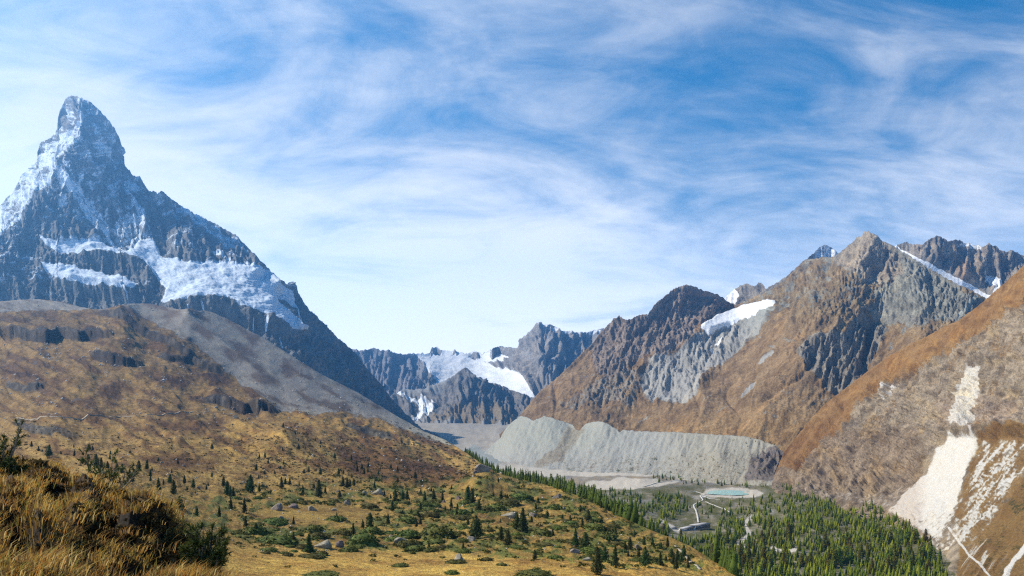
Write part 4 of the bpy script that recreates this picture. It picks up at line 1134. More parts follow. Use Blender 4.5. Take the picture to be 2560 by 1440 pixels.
def ribbon(name, sh, pts, width, mat, lift=.25, n=60):
    p = np.array(pts, float)
    s_ = np.concatenate([[0], np.cumsum(np.hypot(*np.diff(p, axis=0).T))])
    t = np.linspace(0, s_[-1], n)
    px = np.interp(t, s_, p[:, 0]); py = np.interp(t, s_, p[:, 1])
    px = px + fbm(t / 18, np.zeros(n), f32(4.)) * 2.0
    c = sh.at(px, py)
    d = np.gradient(c, axis=0); d[:, 2] = 0; d /= np.linalg.norm(d, axis=1, keepdims=True) + 1e-9
    nn = np.stack([-d[:, 1], d[:, 0], np.zeros(n)], 1) * width / 2 * (1 + .2 * fbm(t / 9, np.zeros(n), f32(8.)))[:, None]
    a, b_ = c + nn, c - nn
    a[:, 2] += lift; b_[:, 2] += lift
    lowa, lowb = a.copy(), b_.copy(); lowa[:, 2] -= 2 * lift + .4; lowb[:, 2] -= 2 * lift + .4
    V = np.concatenate([a, b_, lowa, lowb])
    f = []
    for i in range(n - 1):
        f += [(i, i + 1, n + i + 1, n + i), (2 * n + i, 2 * n + i + 1, i + 1, i), (n + i, n + i + 1, 3 * n + i + 1, 3 * n + i)]
    return link(name, new_mesh(name, V, f, None, mat), kind='structure')


ribbon('gravel_road', va, [(1747, 1306), (1744, 1290), (1738, 1272), (1735, 1262), (1746, 1256), (1758, 1250), (1752, 1240), (1764, 1236), (1780, 1233)], 4.2, road_mat, .8)
ribbon('gravel_road', va, [(1718, 1228), (1740, 1229), (1764, 1235)], 5, road_mat, .8)
ribbon('gravel_road', va, [(1758, 1240), (1775, 1246), (1802, 1248)], 4, road_mat, .8)
ribbon('gravel_road', va, [(1765, 1255), (1788, 1264), (1812, 1272), (1832, 1284)], 3.6, road_mat, .8)
ribbon('gravel_road', va, [(1610, 1216), (1640, 1206), (1690, 1202), (1760, 1196)], 6, road_mat, .8)
ribbon('footpath', hi, [(42, 1058), (100, 1053), (180, 1051), (250, 1046), (330, 1043), (420, 1036), (480, 1030)], 1.7, dirt_mat, .7)
ribbon('footpath', hi, [(1688, 1366), (1708, 1384), (1734, 1408), (1752, 1424)], 1.0, dirt_mat, .25)

# ---- power house by the road
conc = plain_mat('pale_concrete', (.46, .44, .40), (.56, .54, .50), 4, .9, .1, .2)
glassm = plain_mat('dark_window_glass', (.03, .035, .05), (.05, .055, .07), 3, .12, .5)
roofm = plain_mat('grey_roof_sheet', (.34, .32, .31), (.42, .4, .38), 3, .8)
pb = va.at(1738, 1326)
TH = math.radians(38)
bld = empty('power_house', (float(pb[0]), float(pb[1]), float(pb[2]) - .5), TH, label='long low pale concrete building with dark window bays amid the valley trees', category='building')
MB().box(0, 46, 0, 13, -4, 8.2).build('hall_wall', conc, bld)
MB().box(-.6, 46.8, -.7, 13.6, 8.2, 8.9).build('hall_roof', roofm, bld)
for k in range(10):
    x0 = 2.2 + k * 4.35
    w = MB().box(x0, x0 + 3.3, -.22, .1, 1.2, 7.1).build('window', glassm, bld)
    MB().box(x0 + 1.55, x0 + 1.75, -.3, -.225, 1.2, 7.1).build('mullion', conc, w)
    MB().box(x0 - .1, x0 + 3.4, -.5, -.225, .85, 1.15).build('sill', conc, w)
MB().box(-34, -.05, 1.5, 12, -4, 5.0).build('annex_wall', conc, bld)
MB().prism([(-34.6, 5.0), (.3, 5.0), (.3, 7.6), (-34.6, 5.5)], .9, 12.4).build('annex_roof', roofm, bld)
for k in range(6):
    x0 = -22.5 + k * 3.7
    w = MB().box(x0, x0 + 2.6, 1.28, 1.6, 1.9, 4.3).build('window', glassm, bld)
    MB().box(x0 - .1, x0 + 2.7, 1.1, 1.275, 1.55, 1.85).build('sill', conc, w)
MB().box(-30.5, -26.8, 1.3, 1.6, -.4, 3.6).build('door', roofm, bld)
MB().prism([(-60, -4), (-34.05, -4), (-34.05, 4.2), (-60, -.6)], 0, 7).build('ramp', conc, bld)
MB().box(-5.5, -.4, -1.4, 1.45, -4, 3.4).build('buttress', conc, bld)
ps = va.at(1684, 1322)
shed = empty('valley_shed', (float(ps[0]), float(ps[1]), float(ps[2]) - .4), TH * .4, label='small flat-roofed grey shed left of the long concrete building', category='shed')
MB().box(-8, 8, 0, 7, -2, 3.4).build('wall', conc, shed)
MB().box(-8.6, 8.6, -.6, 7.6, 3.4, 3.9).build('roof', roofm, shed)
MB().box(-2, 1.6, -.12, .1, -.3, 2.7).build('door', roofm, shed)
MB().box(3.6, 6.4, -.12, .1, 1.1, 2.5).build('window', glassm, shed)

# ================================================================== ROCKS
boulder_mat = plain_mat('pale_lichen_boulder', (.15, .12, .095), (.27, .225, .18), .5, .9, .1, .6, .35)


def rock_mesh(seed, sub=3):
    import bmesh
    bm_ = bmesh.new(); bmesh.ops.create_icosphere(bm_, subdivisions=sub, radius=1.0)
    r = np.random.default_rng(seed)
    V = np.array([v.co[:] for v in bm_.verts])
    for _ in range(11):                                     # planes that split the block
        n = r.normal(size=3); n /= np.linalg.norm(n)
        d = r.uniform(.5, .86)
        h = V @ n
        V = V - np.where(h > d, h - d, 0)[:, None] * n
    V = V * (1 + .09 * fbm(V[:, 0] * 2.5, V[:, 1] * 2.5, V[:, 2] * 2.5 + seed, 4)[:, None])
    for v, c in zip(bm_.verts, V):
        v.co = c
    me = bpy.data.meshes.new('boulder'); bm_.to_mesh(me); bm_.free()
    me.materials.append(boulder_mat)
    return me


ROCKS = [rock_mesh(300 + i) for i in range(6)]
BOULDERS = [  # column, row of the foot, width, height in photograph pixels, lean, label
    (1207, 1203, 42, 30, .35, 'huge pale slab boulder with dark overhang on the crest of the hill'),
    (1190, 1207, 16, 9, 0, 'low pale rubble block at the foot of the huge crest boulder'),
    (942, 1236, 27, 20, .3, 'pinkish split block left of the crest, on the scrub slope above the meadow'),
    (911, 1236, 13, 11, .1, 'small pale rock just left of the pinkish split block'),
    (845, 1231, 9, 7, 0, 'tiny pale rock on the scrub slope left of the pinkish block'),
    (691, 1274, 36, 22, 0, 'rounded grey boulder at the left end of the upper meadow'),
    (733, 1268, 24, 12, 0, 'low tan rock beside the rounded grey meadow boulder'),
    (779, 1276, 26, 15, .2, 'flat tan boulder at the upper edge of the meadow'),
    (834, 1276, 14, 9, 0, 'small pinkish stone at the upper edge of the meadow'),
    (868, 1262, 18, 17, .2, 'dark blocky rock standing above the meadow edge'),
    (704, 1304, 24, 22, 0, 'dark rounded boulder among the shrubs below the upper meadow'),
    (1109, 1332, 34, 19, .25, 'pale flat-faced slab lying in the big green mat of shrubs'),
    (1003, 1362, 40, 24, .1, 'broad grey-brown boulder in the middle of the shrub slope'),
    (977, 1350, 22, 17, 0, 'dark boulder touching the broad grey-brown one'),
    (806, 1370, 42, 24, .2, 'layered grey outcrop boulder above the golden meadow'),
    (849, 1368, 24, 20, .2, 'reddish cracked rock right of the layered outcrop'),
    (1148, 1400, 32, 20, 0, 'reddish boulder half covered by shrub near the golden meadow'),
    (1176, 1356, 26, 15, 0, 'tan boulder at the foot of the broadest dark pine'),
    (1146, 1250, 13, 11, 0, 'small pale rock under the pair of dark pines'),
    (1110, 1255, 9, 8, 0, 'pale stone left of the pair of dark pines'),
    (1270, 1294, 36, 16, .1, 'long grey rock with green cover, right of the shrub slope'),
    (1332, 1291, 22, 13, 0, 'rounded grey rock near the tall twin pines'),
    (1394, 1243, 24, 14, .3, 'tilted grey rock at the hill edge under the forest belt'),
    (1409, 1270, 11, 8, 0, 'little blue-grey rock on the right shoulder of the hill'),
    (1437, 1382, 27, 15, .3, 'pale slab leaning out of the right slope near the leafy pines'),
    (1595, 1372, 20, 17, .4, 'pale block near the right edge of the hill'),
    (1466, 1400, 20, 14, 0, 'pale rubble block beside the tallest lower right pine'),
    (1656, 1326, 15, 25, 0, 'tall pale rock spire beside the valley shed'),
    (588, 1058, 15, 10, 0, 'white boulder alone on the upper grassy hillside'),
    (460, 1168, 11, 7, 0, 'pale stone in the dark hollow of the left hillside'),
    (405, 1161, 8, 6, 0, 'smaller pale stone left in the dark hollow'),
    (585, 1030, 11, 7, 0, 'grey stone above the white boulder on the hillside'),
    (497, 1222, 10, 9, 0, 'grey stone among the pines left of the meadow'),
]
for i, (px, py, w, h, lean, lab) in enumerate(BOULDERS):
    sh = va if px == 1656 else hi
    p = sh.at(px, py)
    m = p[1] / F
    o = link('boulder', ROCKS[i % 6], label=lab, category='boulder', group='boulders lying on the hill')
    o.location = (p[0], p[1], p[2] + h * m * .12)
    o.scale = (w * m * .6, w * m * .5, h * m * .72)
    o.rotation_euler = (0, lean, i * 1.7)
    if lean:
        o.rotation_euler = (0.1, -lean, .25 * math.sin(i * 2.1))

# ================================================================== PLANTS
bark = plain_mat('grey_brown_bark', (.09, .065, .045), (.15, .11, .08), .3, .95, .05)
pine_leaf = plain_mat('dark_pine_needles', (.028, .048, .014), (.08, .098, .026), .25, .8, .15, 0, .5, .18)
larch_leaf = plain_mat('larch_needles', (.09, .12, .012), (.24, .22, .024), .25, .8, .1, 0, .5, .22)
shrub_leaf = plain_mat('juniper_leaves', (.055, .068, .012), (.145, .14, .028), .2, .8, .15, 0, .4, .15)


def shards(cen, size, r, flat=1.0, per=3):
    """little leaf sprays: triangles of mixed direction round each centre"""
    n = len(cen) * per
    c = np.repeat(cen, per, 0); s = np.repeat(size, per)[:, None]
    a = r.normal(size=(n, 3)); a[:, 2] *= flat; a /= np.linalg.norm(a, axis=1, keepdims=True)
    b_ = r.normal(size=(n, 3)); b_[:, 2] *= flat
    b_ -= a * (a * b_).sum(1, keepdims=True); b_ /= np.linalg.norm(b_, axis=1, keepdims=True)
    o = c + r.normal(size=(n, 3)) * s * .45
    V = np.stack([o + a * s, o - a * s * .55 + b_ * s * .55, o - a * s * .55 - b_ * s * .55], 1)
    return V.reshape(-1, 3)


def cone_core(prof, seed, seg=7, lev=6, k=.62):
    r = np.random.default_rng(seed)
    V = []; f = []
    zs = np.linspace(.1, .97, lev)
    for z in zs:
        for j in range(seg):
            a = 2 * math.pi * j / seg + .4 * z * 7
            q = prof(z) * k * r.uniform(.7, 1.15)
            V.append((math.cos(a) * q, math.sin(a) * q, z))
    for i in range(lev - 1):
        for j in range(seg):
            f.append((i * seg + j, i * seg + (j + 1) % seg, (i + 1) * seg + (j + 1) % seg, (i + 1) * seg + j))
    return np.array(V), f


def tree_meshes(seed, prof, leafm, n=330, spray=.05):
    r = np.random.default_rng(seed)
    z = 1 - (1 - .08) * np.sqrt(r.uniform(0, 1, n)) if False else r.uniform(.07, 1.0, n)
    a = r.uniform(0, 2 * math.pi, n)
    lump = 1 + .38 * fbm(np.cos(a) * 1.6, np.sin(a) * 1.6, z * 6 + seed, 3)
    q = np.array([prof(t) for t in z]) * lump * (.45 + .6 * np.sqrt(r.uniform(0, 1, n)))
    cen = np.stack([np.cos(a) * q, np.sin(a) * q, z - .10 * q], 1)
    V = shards(cen, spray * r.uniform(.6, 1.25, n) * (1.15 - .6 * z), r, .75)
    top = shards(np.array([(0, 0, .98), (0, 0, 1.0), (0, 0, .94)]), np.array([.03, .02, .04]), r, 2.0)
    V = np.concatenate([V, top])
    cv, cf = cone_core(prof, seed)
    f3 = np.arange(len(V)).reshape(-1, 3) + len(cv)
    crown = new_mesh('crown', np.concatenate([cv, V]), cf, f3, leafm, smooth=False)
    # tapered trunk with a few limbs
    tv = []; tf = []
    for i, (z0, rad) in enumerate(((-.06, .034), (.05, .024), (.35, .016), (.7, .009), (.96, .002))):
        for j in range(6):
            t = j * math.pi / 3
            tv.append((math.cos(t) * rad, math.sin(t) * rad, z0))
    for i in range(4):
        for j in range(6):
            tf.append((i * 6 + j, i * 6 + (j + 1) % 6, (i + 1) * 6 + (j + 1) % 6, (i + 1) * 6 + j))
    for k in range(9):
        z0 = .16 + .08 * k; t = k * 2.4; q = prof(z0) * .8
        nb_ = len(tv); d = (math.cos(t), math.sin(t)); pd = (-d[1] * .006, d[0] * .006)
        tv += [(pd[0], pd[1], z0), (-pd[0], -pd[1], z0), (0, 0, z0 + .012), (d[0] * q, d[1] * q, z0 - .02)]
        tf += [(nb_, nb_ + 1, nb_ + 3, nb_ + 2)]
    trunk = new_mesh('trunk', tv, tf, None, bark)
    return trunk, crown


def p_column(z):
    return .19 * min(1, (z / .16) ** .7) * (1 - z ** 2.6) ** .8 + .012


def p_cone(z):
    return .21 * min(1, z / .12) * (1 - z) ** .82 + .01


def p_bushy(z):
    return .30 * min(1, (z / .2) ** .7) * (1 - z ** 1.9) ** .85 + .015


def p_larch(z):
    return .17 * min(1, (z / .15)) * (1 - z) ** .75 + .012


PINE = [tree_meshes(11, p_column, pine_leaf), tree_meshes(12, p_column, pine_leaf), tree_meshes(13, p_cone, pine_leaf), tree_meshes(14, p_cone, pine_leaf), tree_meshes(15, p_bushy, pine_leaf)]
LARCH = [tree_meshes(21 + i, p_larch, larch_leaf, 300, .05) for i in range(4)]


def plant_tree(name, meshes, p, h, wid, rz, **props):
    root = empty(name, (float(p[0]), float(p[1]), float(p[2])), rz, **props)
    root.scale = (h * wid, h * wid, h)
    link('trunk', meshes[0], root); link('crown', meshes[1], root)
    return root


ORD = ['leftmost', 'second', 'third', 'fourth', 'fifth', 'sixth', 'seventh', 'eighth', 'ninth', 'tenth', 'eleventh', 'twelfth', 'thirteenth', 'fourteenth', 'fifteenth']
ZONES = [
    ('in the row behind the grassy bank', [(122, 1146, 28, 4), (205, 1158, 15, 4), (240, 1169, 33, 0), (253, 1172, 27, 1), (269, 1169, 17, 0), (292, 1179, 21, 0), (305, 1185, 23, 1), (324, 1191, 19, 0), (332, 1204, 24, 2)]),
    ('on the slope above the stepping row', [(186, 1138, 15, 2), (347, 1181, 26, 0), (367, 1176, 22, 3), (376, 1191, 18, 2), (425, 1212, 24, 4), (461, 1209, 20, 0), (483, 1222, 20, 1), (516, 1221, 14, 2)]),
    ('between the grassy bank and the upper meadow', [(396, 1228, 31, 2), (434, 1236, 35, 0), (449, 1268, 30, 4), (458, 1274, 18, 4), (492, 1287, 24, 2), (548, 1291, 27, 2), (577, 1274, 28, 3), (611, 1284, 36, 2)]),
    ('in the tight group left above the meadow', [(559, 1212, 24, 0), (568, 1233, 34, 1), (576, 1238, 26, 0), (583, 1243, 29, 2), (626, 1228, 42, 1), (619, 1224, 26, 0), (648, 1230, 22, 2)]),
    ('along the scrub line above the meadow', [(704, 1223, 22, 4), (757, 1238, 26, 3), (772, 1184, 14, 1), (797, 1240, 41, 1), (801, 1187, 17, 0), (813, 1236, 18, 2), (849, 1244, 18, 4), (857, 1218, 24, 0), (868, 1219, 22, 1), (875, 1217, 20, 0), (936, 1219, 18, 2)]),
    ('in the line left of the crest boulder', [(988, 1254, 29, 0), (1007, 1255, 25, 4), (1018, 1254, 23, 1), (1062, 1260, 29, 2), (1084, 1250, 27, 0), (1106, 1252, 21, 1), (1128, 1266, 23, 3), (1170, 1258, 39, 1), (1181, 1259, 35, 0)]),
    ('standing on and below the upper meadow', [(614, 1318, 25, 2), (640, 1337, 27, 4), (734, 1310, 19, 3), (842, 1296, 15, 2), (907, 1323, 21, 2), (925, 1329, 43, 1), (970, 1312, 25, 3), (981, 1282, 26, 1), (1197, 1282, 29, 4), (1246, 1229, 11, 0)]),
    ('among the shrubs above the golden meadow', [(734, 1362, 30, 2), (772, 1381, 44, 3), (883, 1342, 28, 2), (1048, 1378, 13, 2), (1072, 1373, 20, 3), (1158, 1381, 24, 2), (1190, 1348, 54, 4), (1253, 1353, 34, 1), (1270, 1364, 38, 4), (1337, 1399, 24, 0)]),
    ('on the right shoulder of the hill', [(1292, 1325, 42, 0), (1307, 1328, 57, 2), (1426, 1308, 21, 0), (1451, 1281, 17, 4), (1456, 1316, 21, 1), (1470, 1305, 28, 4), (1503, 1270, 18, 0), (1517, 1276, 18, 4), (1539, 1339, 25, 1), (1547, 1287, 23, 4)]),
    ('near the hill edge at lower right', [(1439, 1366, 42, 3), (1463, 1375, 44, 4), (1493, 1436, 64, 1), (1512, 1404, 36, 4), (1538, 1417, 52, 3), (1575, 1372, 30, 3), (1610, 1366, 21, 1), (1613, 1418, 48, 4), (1631, 1366, 21, 0), (1651, 1415, 32, 3), (1690, 1425, 30, 2)]),
]
tr = random.Random(5)
GROUP_P = 'pines scattered over the hill'
taken = []
for zone, lst in ZONES:
    lst = sorted(lst)
    hs_ = sorted(h for _, _, h, _ in lst)
    for k, (px, py, h, var) in enumerate(lst):
        p = hi.at(px, py); m = p[1] / F
        size = 'tall' if h > hs_[int(len(hs_) * .66)] else ('small' if h < hs_[len(hs_) // 3] else 'middling')
        shape = ['slim columnar', 'dense columnar', 'pointed', 'conical', 'bushy'][var]
        o_ = 'rightmost' if k == len(lst) - 1 else (ORD[k] if k == 0 else ORD[k] + ' from left')
        plant_tree('pine_tree', PINE[var], p, h * m * 1.06, tr.uniform(.85, 1.15), tr.uniform(0, 6.28), label=f'{size} {shape} pine, {o_} {zone}', category='tree', group=GROUP_P)
        taken.append((px, py))
p = hi.at(708, 1084)
plant_tree('pine_tree', PINE[0], p, 13 * p[1] / F, 1.1, 0, label='lone pine on top of the pointed grassy knoll', category='tree', group=GROUP_P)
p = hi.at(530, 1127)
plant_tree('pine_tree', PINE[4], p, 15 * p[1] / F, 1.0, 1, label='lone green pine on the pale grass left of the knoll', category='tree', group=GROUP_P)


def in_poly(x, y, pts):
    c = False
    for (x0, y0), (x1, y1) in zip(pts, pts[1:] + pts[:1]):
        if (y0 > y) != (y1 > y) and x < (x1 - x0) * (y - y0) / (y1 - y0) + x0:
            c = not c
    return c


SMALL_ZONES = [([(640, 1140), (820, 1130), (1000, 1170), (1150, 1225), (1000, 1250), (860, 1225), (640, 1215)], 46, (8, 19), 'small dark pine sprinkled through the scrub above the meadow'),
               ([(60, 1110), (330, 1130), (560, 1190), (560, 1230), (420, 1235), (340, 1190), (200, 1150), (60, 1130)], 26, (7, 16), 'little dark pine dotted on the slope behind the grassy bank'),
               ([(980, 1270), (1200, 1240), (1420, 1260), (1600, 1340), (1500, 1370), (1250, 1310), (1000, 1340)], 34, (9, 22), 'young pine scattered among the green shrubs on the hill shoulder'),
               ([(690, 1085), (720, 1080), (860, 1130), (780, 1140), (690, 1110)], 8, (6, 10), 'tiny pine on the flank of the grassy knoll'),
               ([(1560, 1330), (1640, 1345), (1740, 1400), (1720, 1430), (1560, 1400)], 14, (12, 30), 'bushy young pine on the steep right flank of the hill')]
for zp, cnt, (h0, h1), lab in SMALL_ZONES:
    k = 0
    xs = [q[0] for q in zp]; ys = [q[1] for q in zp]
    while k < cnt:
        px, py = tr.uniform(min(xs), max(xs)), tr.uniform(min(ys), max(ys))
        if not in_poly(px, py, zp) or any(abs(px - a) < 9 and abs(py - b_) < 9 for a, b_ in taken):
            continue
        p = hi.at(px, py); m = p[1] / F
        plant_tree('pine_tree', PINE[tr.choice((0, 1, 2, 3, 4, 4))], p, tr.uniform(h0, h1) * m, tr.uniform(.85, 1.3), tr.uniform(0, 6.28), label=lab, category='tree', group=GROUP_P)
        taken.append((px, py)); k += 1

# ---- the larch wood in the valley
FOREST = [(1290, 1200), (1340, 1200), (1400, 1208), (1500, 1222), (1600, 1236), (1690, 1238), (1740, 1246), (1800, 1252), (1870, 1240), (1930, 1215), (1990, 1200), (2060, 1212), (2120, 1216), (2190, 1262), (2225, 1290), (2290, 1330), (2330, 1370), (2360, 1420), (2370, 1470), (1840, 1470), (1700, 1375), (1560, 1310), (1450, 1260), (1380, 1228)]
UPPER = [(1630, 1196), (1690, 1172), (1730, 1166), (1790, 1186), (1880, 1204), (1960, 1200), (1990, 1208), (1900, 1224), (1780, 1216), (1650, 1208)]
GAPS = [[(1668, 1300), (1730, 1290), (1790, 1300), (1802, 1325), (1790, 1346), (1730, 1352), (1672, 1352)], [(1755, 1220), (1830, 1218), (1900, 1226), (1900, 1243), (1820, 1246), (1750, 1242)]]
roads_px = [[(1747, 1306), (1744, 1290), (1738, 1272), (1735, 1262), (1746, 1256), (1758, 1250), (1752, 1240), (1764, 1236)], [(1765, 1255), (1788, 1264), (1812, 1272), (1832, 1284)], [(1875, 1290), (1862, 1312), (1872, 1338), (1850, 1362), (1880, 1384)], [(1720, 1228), (1764, 1235), (1802, 1248)], [(1925, 1372), (1960, 1382), (1990, 1378)]]
fr = np.random.default_rng(33)
cx = fr.uniform(1280, 2380, 19000); cy = fr.uniform(1160, 1475, 19000)
dn = .5 + 1.9 * fbm(cx / 55, cy / 20, f32(61.), 4)
dn = dn * (.62 + .38 * sstep(1240, 1300, cy) + .35 * sstep(1900, 2000, cx) + .4 * sstep(1720, 1620, cx))
dn = np.where((cx > 1700) & (cx < 1960) & (cy < 1300), dn * .62, dn * 1.2)
inF = np.array([in_poly(a, b_, FOREST) for a, b_ in zip(cx, cy)]); inU = np.array([in_poly(a, b_, UPPER) for a, b_ in zip(cx, cy)])
gap = np.array([any(in_poly(a, b_, g) for g in GAPS) for a, b_ in zip(cx, cy)])
for r_ in roads_px:
    gap |= seg_dist(cx, cy, r_)[0] < 6
for q in VA_PALE:
    gap |= np.array([in_poly(a, b_, q) for a, b_ in zip(cx, cy)])
# fewer trees per pixel near the viewer, because each stands larger
keep = (inF | inU) & ~gap & (fr.uniform(0, 1, len(cx)) < np.clip(dn, 0, 1) * np.clip(1.15 - (cy - 1230) / 420, .35, 1))
cx, cy = cx[keep], cy[keep]
pts = va.at(cx, cy)
alt = nr.at(np.clip(cx, 1935, 2750), cy)
on_nr = (cx > 2150) & (alt[:, 1] < pts[:, 1]) & (cy > 1262)
pts[on_nr] = alt[on_nr]
ht = np.clip(fr.lognormal(2.2, .46, len(cx)), 3, 20) * np.clip(1.15 - .25 * fbm(cx / 60, cy / 25, f32(7.), 2), .8, 1.3)
# belt on the far flank of the hill, its tops showing over the edge
bc = np.concatenate([fr.uniform(1165, 1300, 170), fr.uniform(1290, 1520, 260), fr.uniform(1520, 1850, 150)])
e = hi.P[0]
ei = np.clip(((bc - hi.px0) / hi.step).astype(int), 0, hi.nc - 1)
ep = e[ei]
back = fr.uniform(.01, .22, len(bc))
hd = ep[:, :2] / np.linalg.norm(ep[:, :2], axis=1, keepdims=True)
bp = ep.copy()
dist = fr.uniform(0, 9, len(bc))
bp[:, :2] += hd * dist[:, None]
Hh = np.maximum((hi.boty[ei] - hi.topy[ei]) / F * ep[:, 1], .02 * ep[:, 1])
qb = np.clip(dist / (Hh / .4 * .25), 0, 1)
bp[:, 2] -= Hh * qb
vz = -262.0
ok = bp[:, 2] > vz
bp = bp[ok]
pts = np.concatenate([pts, bp]); ht = np.concatenate([ht, fr.uniform(7, 14, len(bp)) * np.where((bc[ok] > 1610) & (bc[ok] < 1790), .4, 1.0)])
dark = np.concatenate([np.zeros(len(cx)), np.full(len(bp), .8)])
# scattered ones on the moraine and at the slope foot
mx = fr.uniform(1480, 1950, 520); my = fr.uniform(1095, 1200, 520)
kk = fr.uniform(0, 1, 520) < np.maximum(sstep(1760, 1900, mx) * .6, sstep(1125, 1180, my + .05 * (mx - 1600)) * sstep(1480, 1640, mx)) * np.clip(.4 + 1.3 * fbm(mx / 40, my / 18, f32(77.), 3), 0, 1)
mp = mo.at(mx[kk], my[kk])
fx = fr.uniform(1960, 2240, 150); fy = 1206 + (fx - 1960) * .2 + fr.normal(0, 9, 150)
fp = va.at(fx, fy)
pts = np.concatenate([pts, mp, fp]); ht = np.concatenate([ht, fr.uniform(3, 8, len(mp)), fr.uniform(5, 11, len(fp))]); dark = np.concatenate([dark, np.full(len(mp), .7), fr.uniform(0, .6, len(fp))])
app = ht / pts[:, 1] * ((pts[:, 0] / pts[:, 1] * F + 1280) < 2560)
vis = (HY - pts[:, 2] / pts[:, 1] * F) < 1444
order = np.argsort(-app * vis * np.concatenate([np.ones(len(cx)), np.zeros(len(app) - len(cx))]))
LN = 150
big = order[:LN]
for i in big:
    p = pts[i]; sx = p[0] / p[1] * F + 1280
    tall = 'tall' if ht[i] > 13 else 'middling'
    if sx > 2220:
        lab = f'{tall} yellow-green larch in the wood right under the white scree fan'
    elif sx > 2060:
        lab = f'{tall} yellow-green larch in the dense wood left of the white scree fan'
    elif sx > 1920:
        lab = f'{tall} yellow-green larch in the wood right of the pale stream bed'
    elif sx > 1800:
        lab = f'{tall} yellow-green larch in the wood beside the pale stream bed'
    else:
        lab = f'{tall} yellow-green larch rising just behind the right edge of the hill'
    plant_tree('larch_tree', LARCH[int(i) % 4], p, ht[i], fr.uniform(.85, 1.3), fr.uniform(0, 6.28), label=lab, category='tree', group='larches of the valley wood')
rest = np.setdiff1d(np.arange(len(pts)), big)


def far_trees(name, P_, H_, dk, seed, tris=34):
    r = np.random.default_rng(seed)
    n = len(P_)
    # core: a lumpy six-sided cone; then sprays on its surface
    aa = np.arange(6) * math.pi / 3
    ring = lambda rad, z: np.stack([np.cos(aa) * rad, np.sin(aa) * rad, np.full(6, z)], 1)
    core = np.concatenate([ring(.03, 0), ring(.15, .13), ring(.085, .55), [(0, 0, 1.0)]])
    cf = []
    for i in range(2):
        for j in range(6):
            a, b2, c, d = i * 6 + j, i * 6 + (j + 1) % 6, (i + 1) * 6 + (j + 1) % 6, (i + 1) * 6 + j
            cf += [(a, b2, c), (a, c, d)]
    cf += [(12 + j, 12 + (j + 1) % 6, 18) for j in range(6)]
    cf = np.array(cf)
    wid = r.uniform(.85, 1.35, n)[:, None, None] * np.array([1, 1, 0]) + np.array([0, 0, 1])
    CV = core[None] * (1 + .3 * r.uniform(-1, 1, (n, 19, 1)) * np.array([1, 1, 0]))
    z = r.uniform(.06, .97, (n, tris)); a = r.uniform(0, 6.28, (n, tris))
    rad = (.20 * np.minimum(1, z / .15) * (1 - z) ** .78 + .012) * r.uniform(.55, 1.15, (n, tris))
    c = np.stack([np.cos(a) * rad, np.sin(a) * rad, z], -1)
    s_ = (.085 * (1.15 - .75 * z))[..., None]
    d1 = r.normal(size=(n, tris, 3)); d1 /= np.linalg.norm(d1, axis=2, keepdims=True)
    d2 = r.normal(size=(n, tris, 3)); d2 /= np.linalg.norm(d2, axis=2, keepdims=True)
    SV = np.stack([c + d1 * s_, c - d1 * s_ * .5 + d2 * s_ * .6, c - d1 * s_ * .5 - d2 * s_ * .6], 2).reshape(n, tris * 3, 3)
    V = np.concatenate([CV, SV], 1) * wid
    V = V * H_[:, None, None] + P_[:, None, :]
    V[..., 2] -= .02 * H_[:, None]
    nv = V.shape[1]
    tri = np.concatenate([cf, np.arange(tris * 3).reshape(-1, 3) + 19])
    Fc = (tri[None] + (np.arange(n) * nv)[:, None, None]).reshape(-1, 3)
    me = new_mesh(name, V.reshape(-1, 3), None, Fc, forest_mat, smooth=False)
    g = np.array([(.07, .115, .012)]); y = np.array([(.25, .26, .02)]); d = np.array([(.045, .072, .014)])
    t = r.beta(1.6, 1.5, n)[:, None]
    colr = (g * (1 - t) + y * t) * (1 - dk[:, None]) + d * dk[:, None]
    colr = colr * r.uniform(.8, 1.2, (n, 1))
    cc = np.concatenate([np.repeat(colr, nv, 0), np.ones((n * nv, 1))], 1)
    attr4(me, 'leaf', cc)
    return link(name, me, kind='stuff', label='mixed green and yellow larch wood covering the valley floor', category='forest')


forest_mat = plain_mat('wood_foliage', (.8, .8, .8), (1.2, 1.2, 1.2), 2.0, .85, .1, 0, 0, .2, 'leaf')
far_trees('larch_wood', pts[rest], ht[rest], dark[rest], 9)

# ---- juniper and dwarf shrubs on the hill
def shrub_meshes(seed, n=240):
    r = np.random.default_rng(seed)
    a = r.uniform(0, 6.28, n); q = np.sqrt(r.uniform(0, 1, n))
    out_ = 1 + .35 * fbm(np.cos(a) * 1.3, np.sin(a) * 1.3, np.full(n, seed * 1.7), 3)
    zz = np.sqrt(np.clip(1 - q ** 2, 0, 1)) * (.75 + .5 * fbm(np.cos(a) * q * 2, np.sin(a) * q * 2, np.full(n, seed * 2.7), 3))
    cen = np.stack([np.cos(a) * q * out_, np.sin(a) * q * out_, zz * r.uniform(.75, 1.05, n)], 1)
    V = shards(cen, .11 * r.uniform(.6, 1.3, n), r, .9)
    cv = []; cf = []
    for i, (rad, z) in enumerate(((.98, -.25), (.86, .3), (.5, .66), (.12, .8))):
        for j in range(12):
            t = j * math.pi / 6
            w = rad * (1 + .35 * float(fbm(np.array([math.cos(t) * 1.3]), np.array([math.sin(t) * 1.3]), np.array([seed * 1.7]), 3)[0]))
            cv.append((math.cos(t) * w, math.sin(t) * w, z * r.uniform(.85, 1.1)))
    for i in range(3):
        for j in range(12):
            cf.append((i * 12 + j, i * 12 + (j + 1) % 12, (i + 1) * 12 + (j + 1) % 12, (i + 1) * 12 + j))
    n0 = len(cv)
    return new_mesh('shrub', np.concatenate([np.array(cv), V]), cf, np.arange(len(V)).reshape(-1, 3) + n0, shrub_leaf, smooth=False)


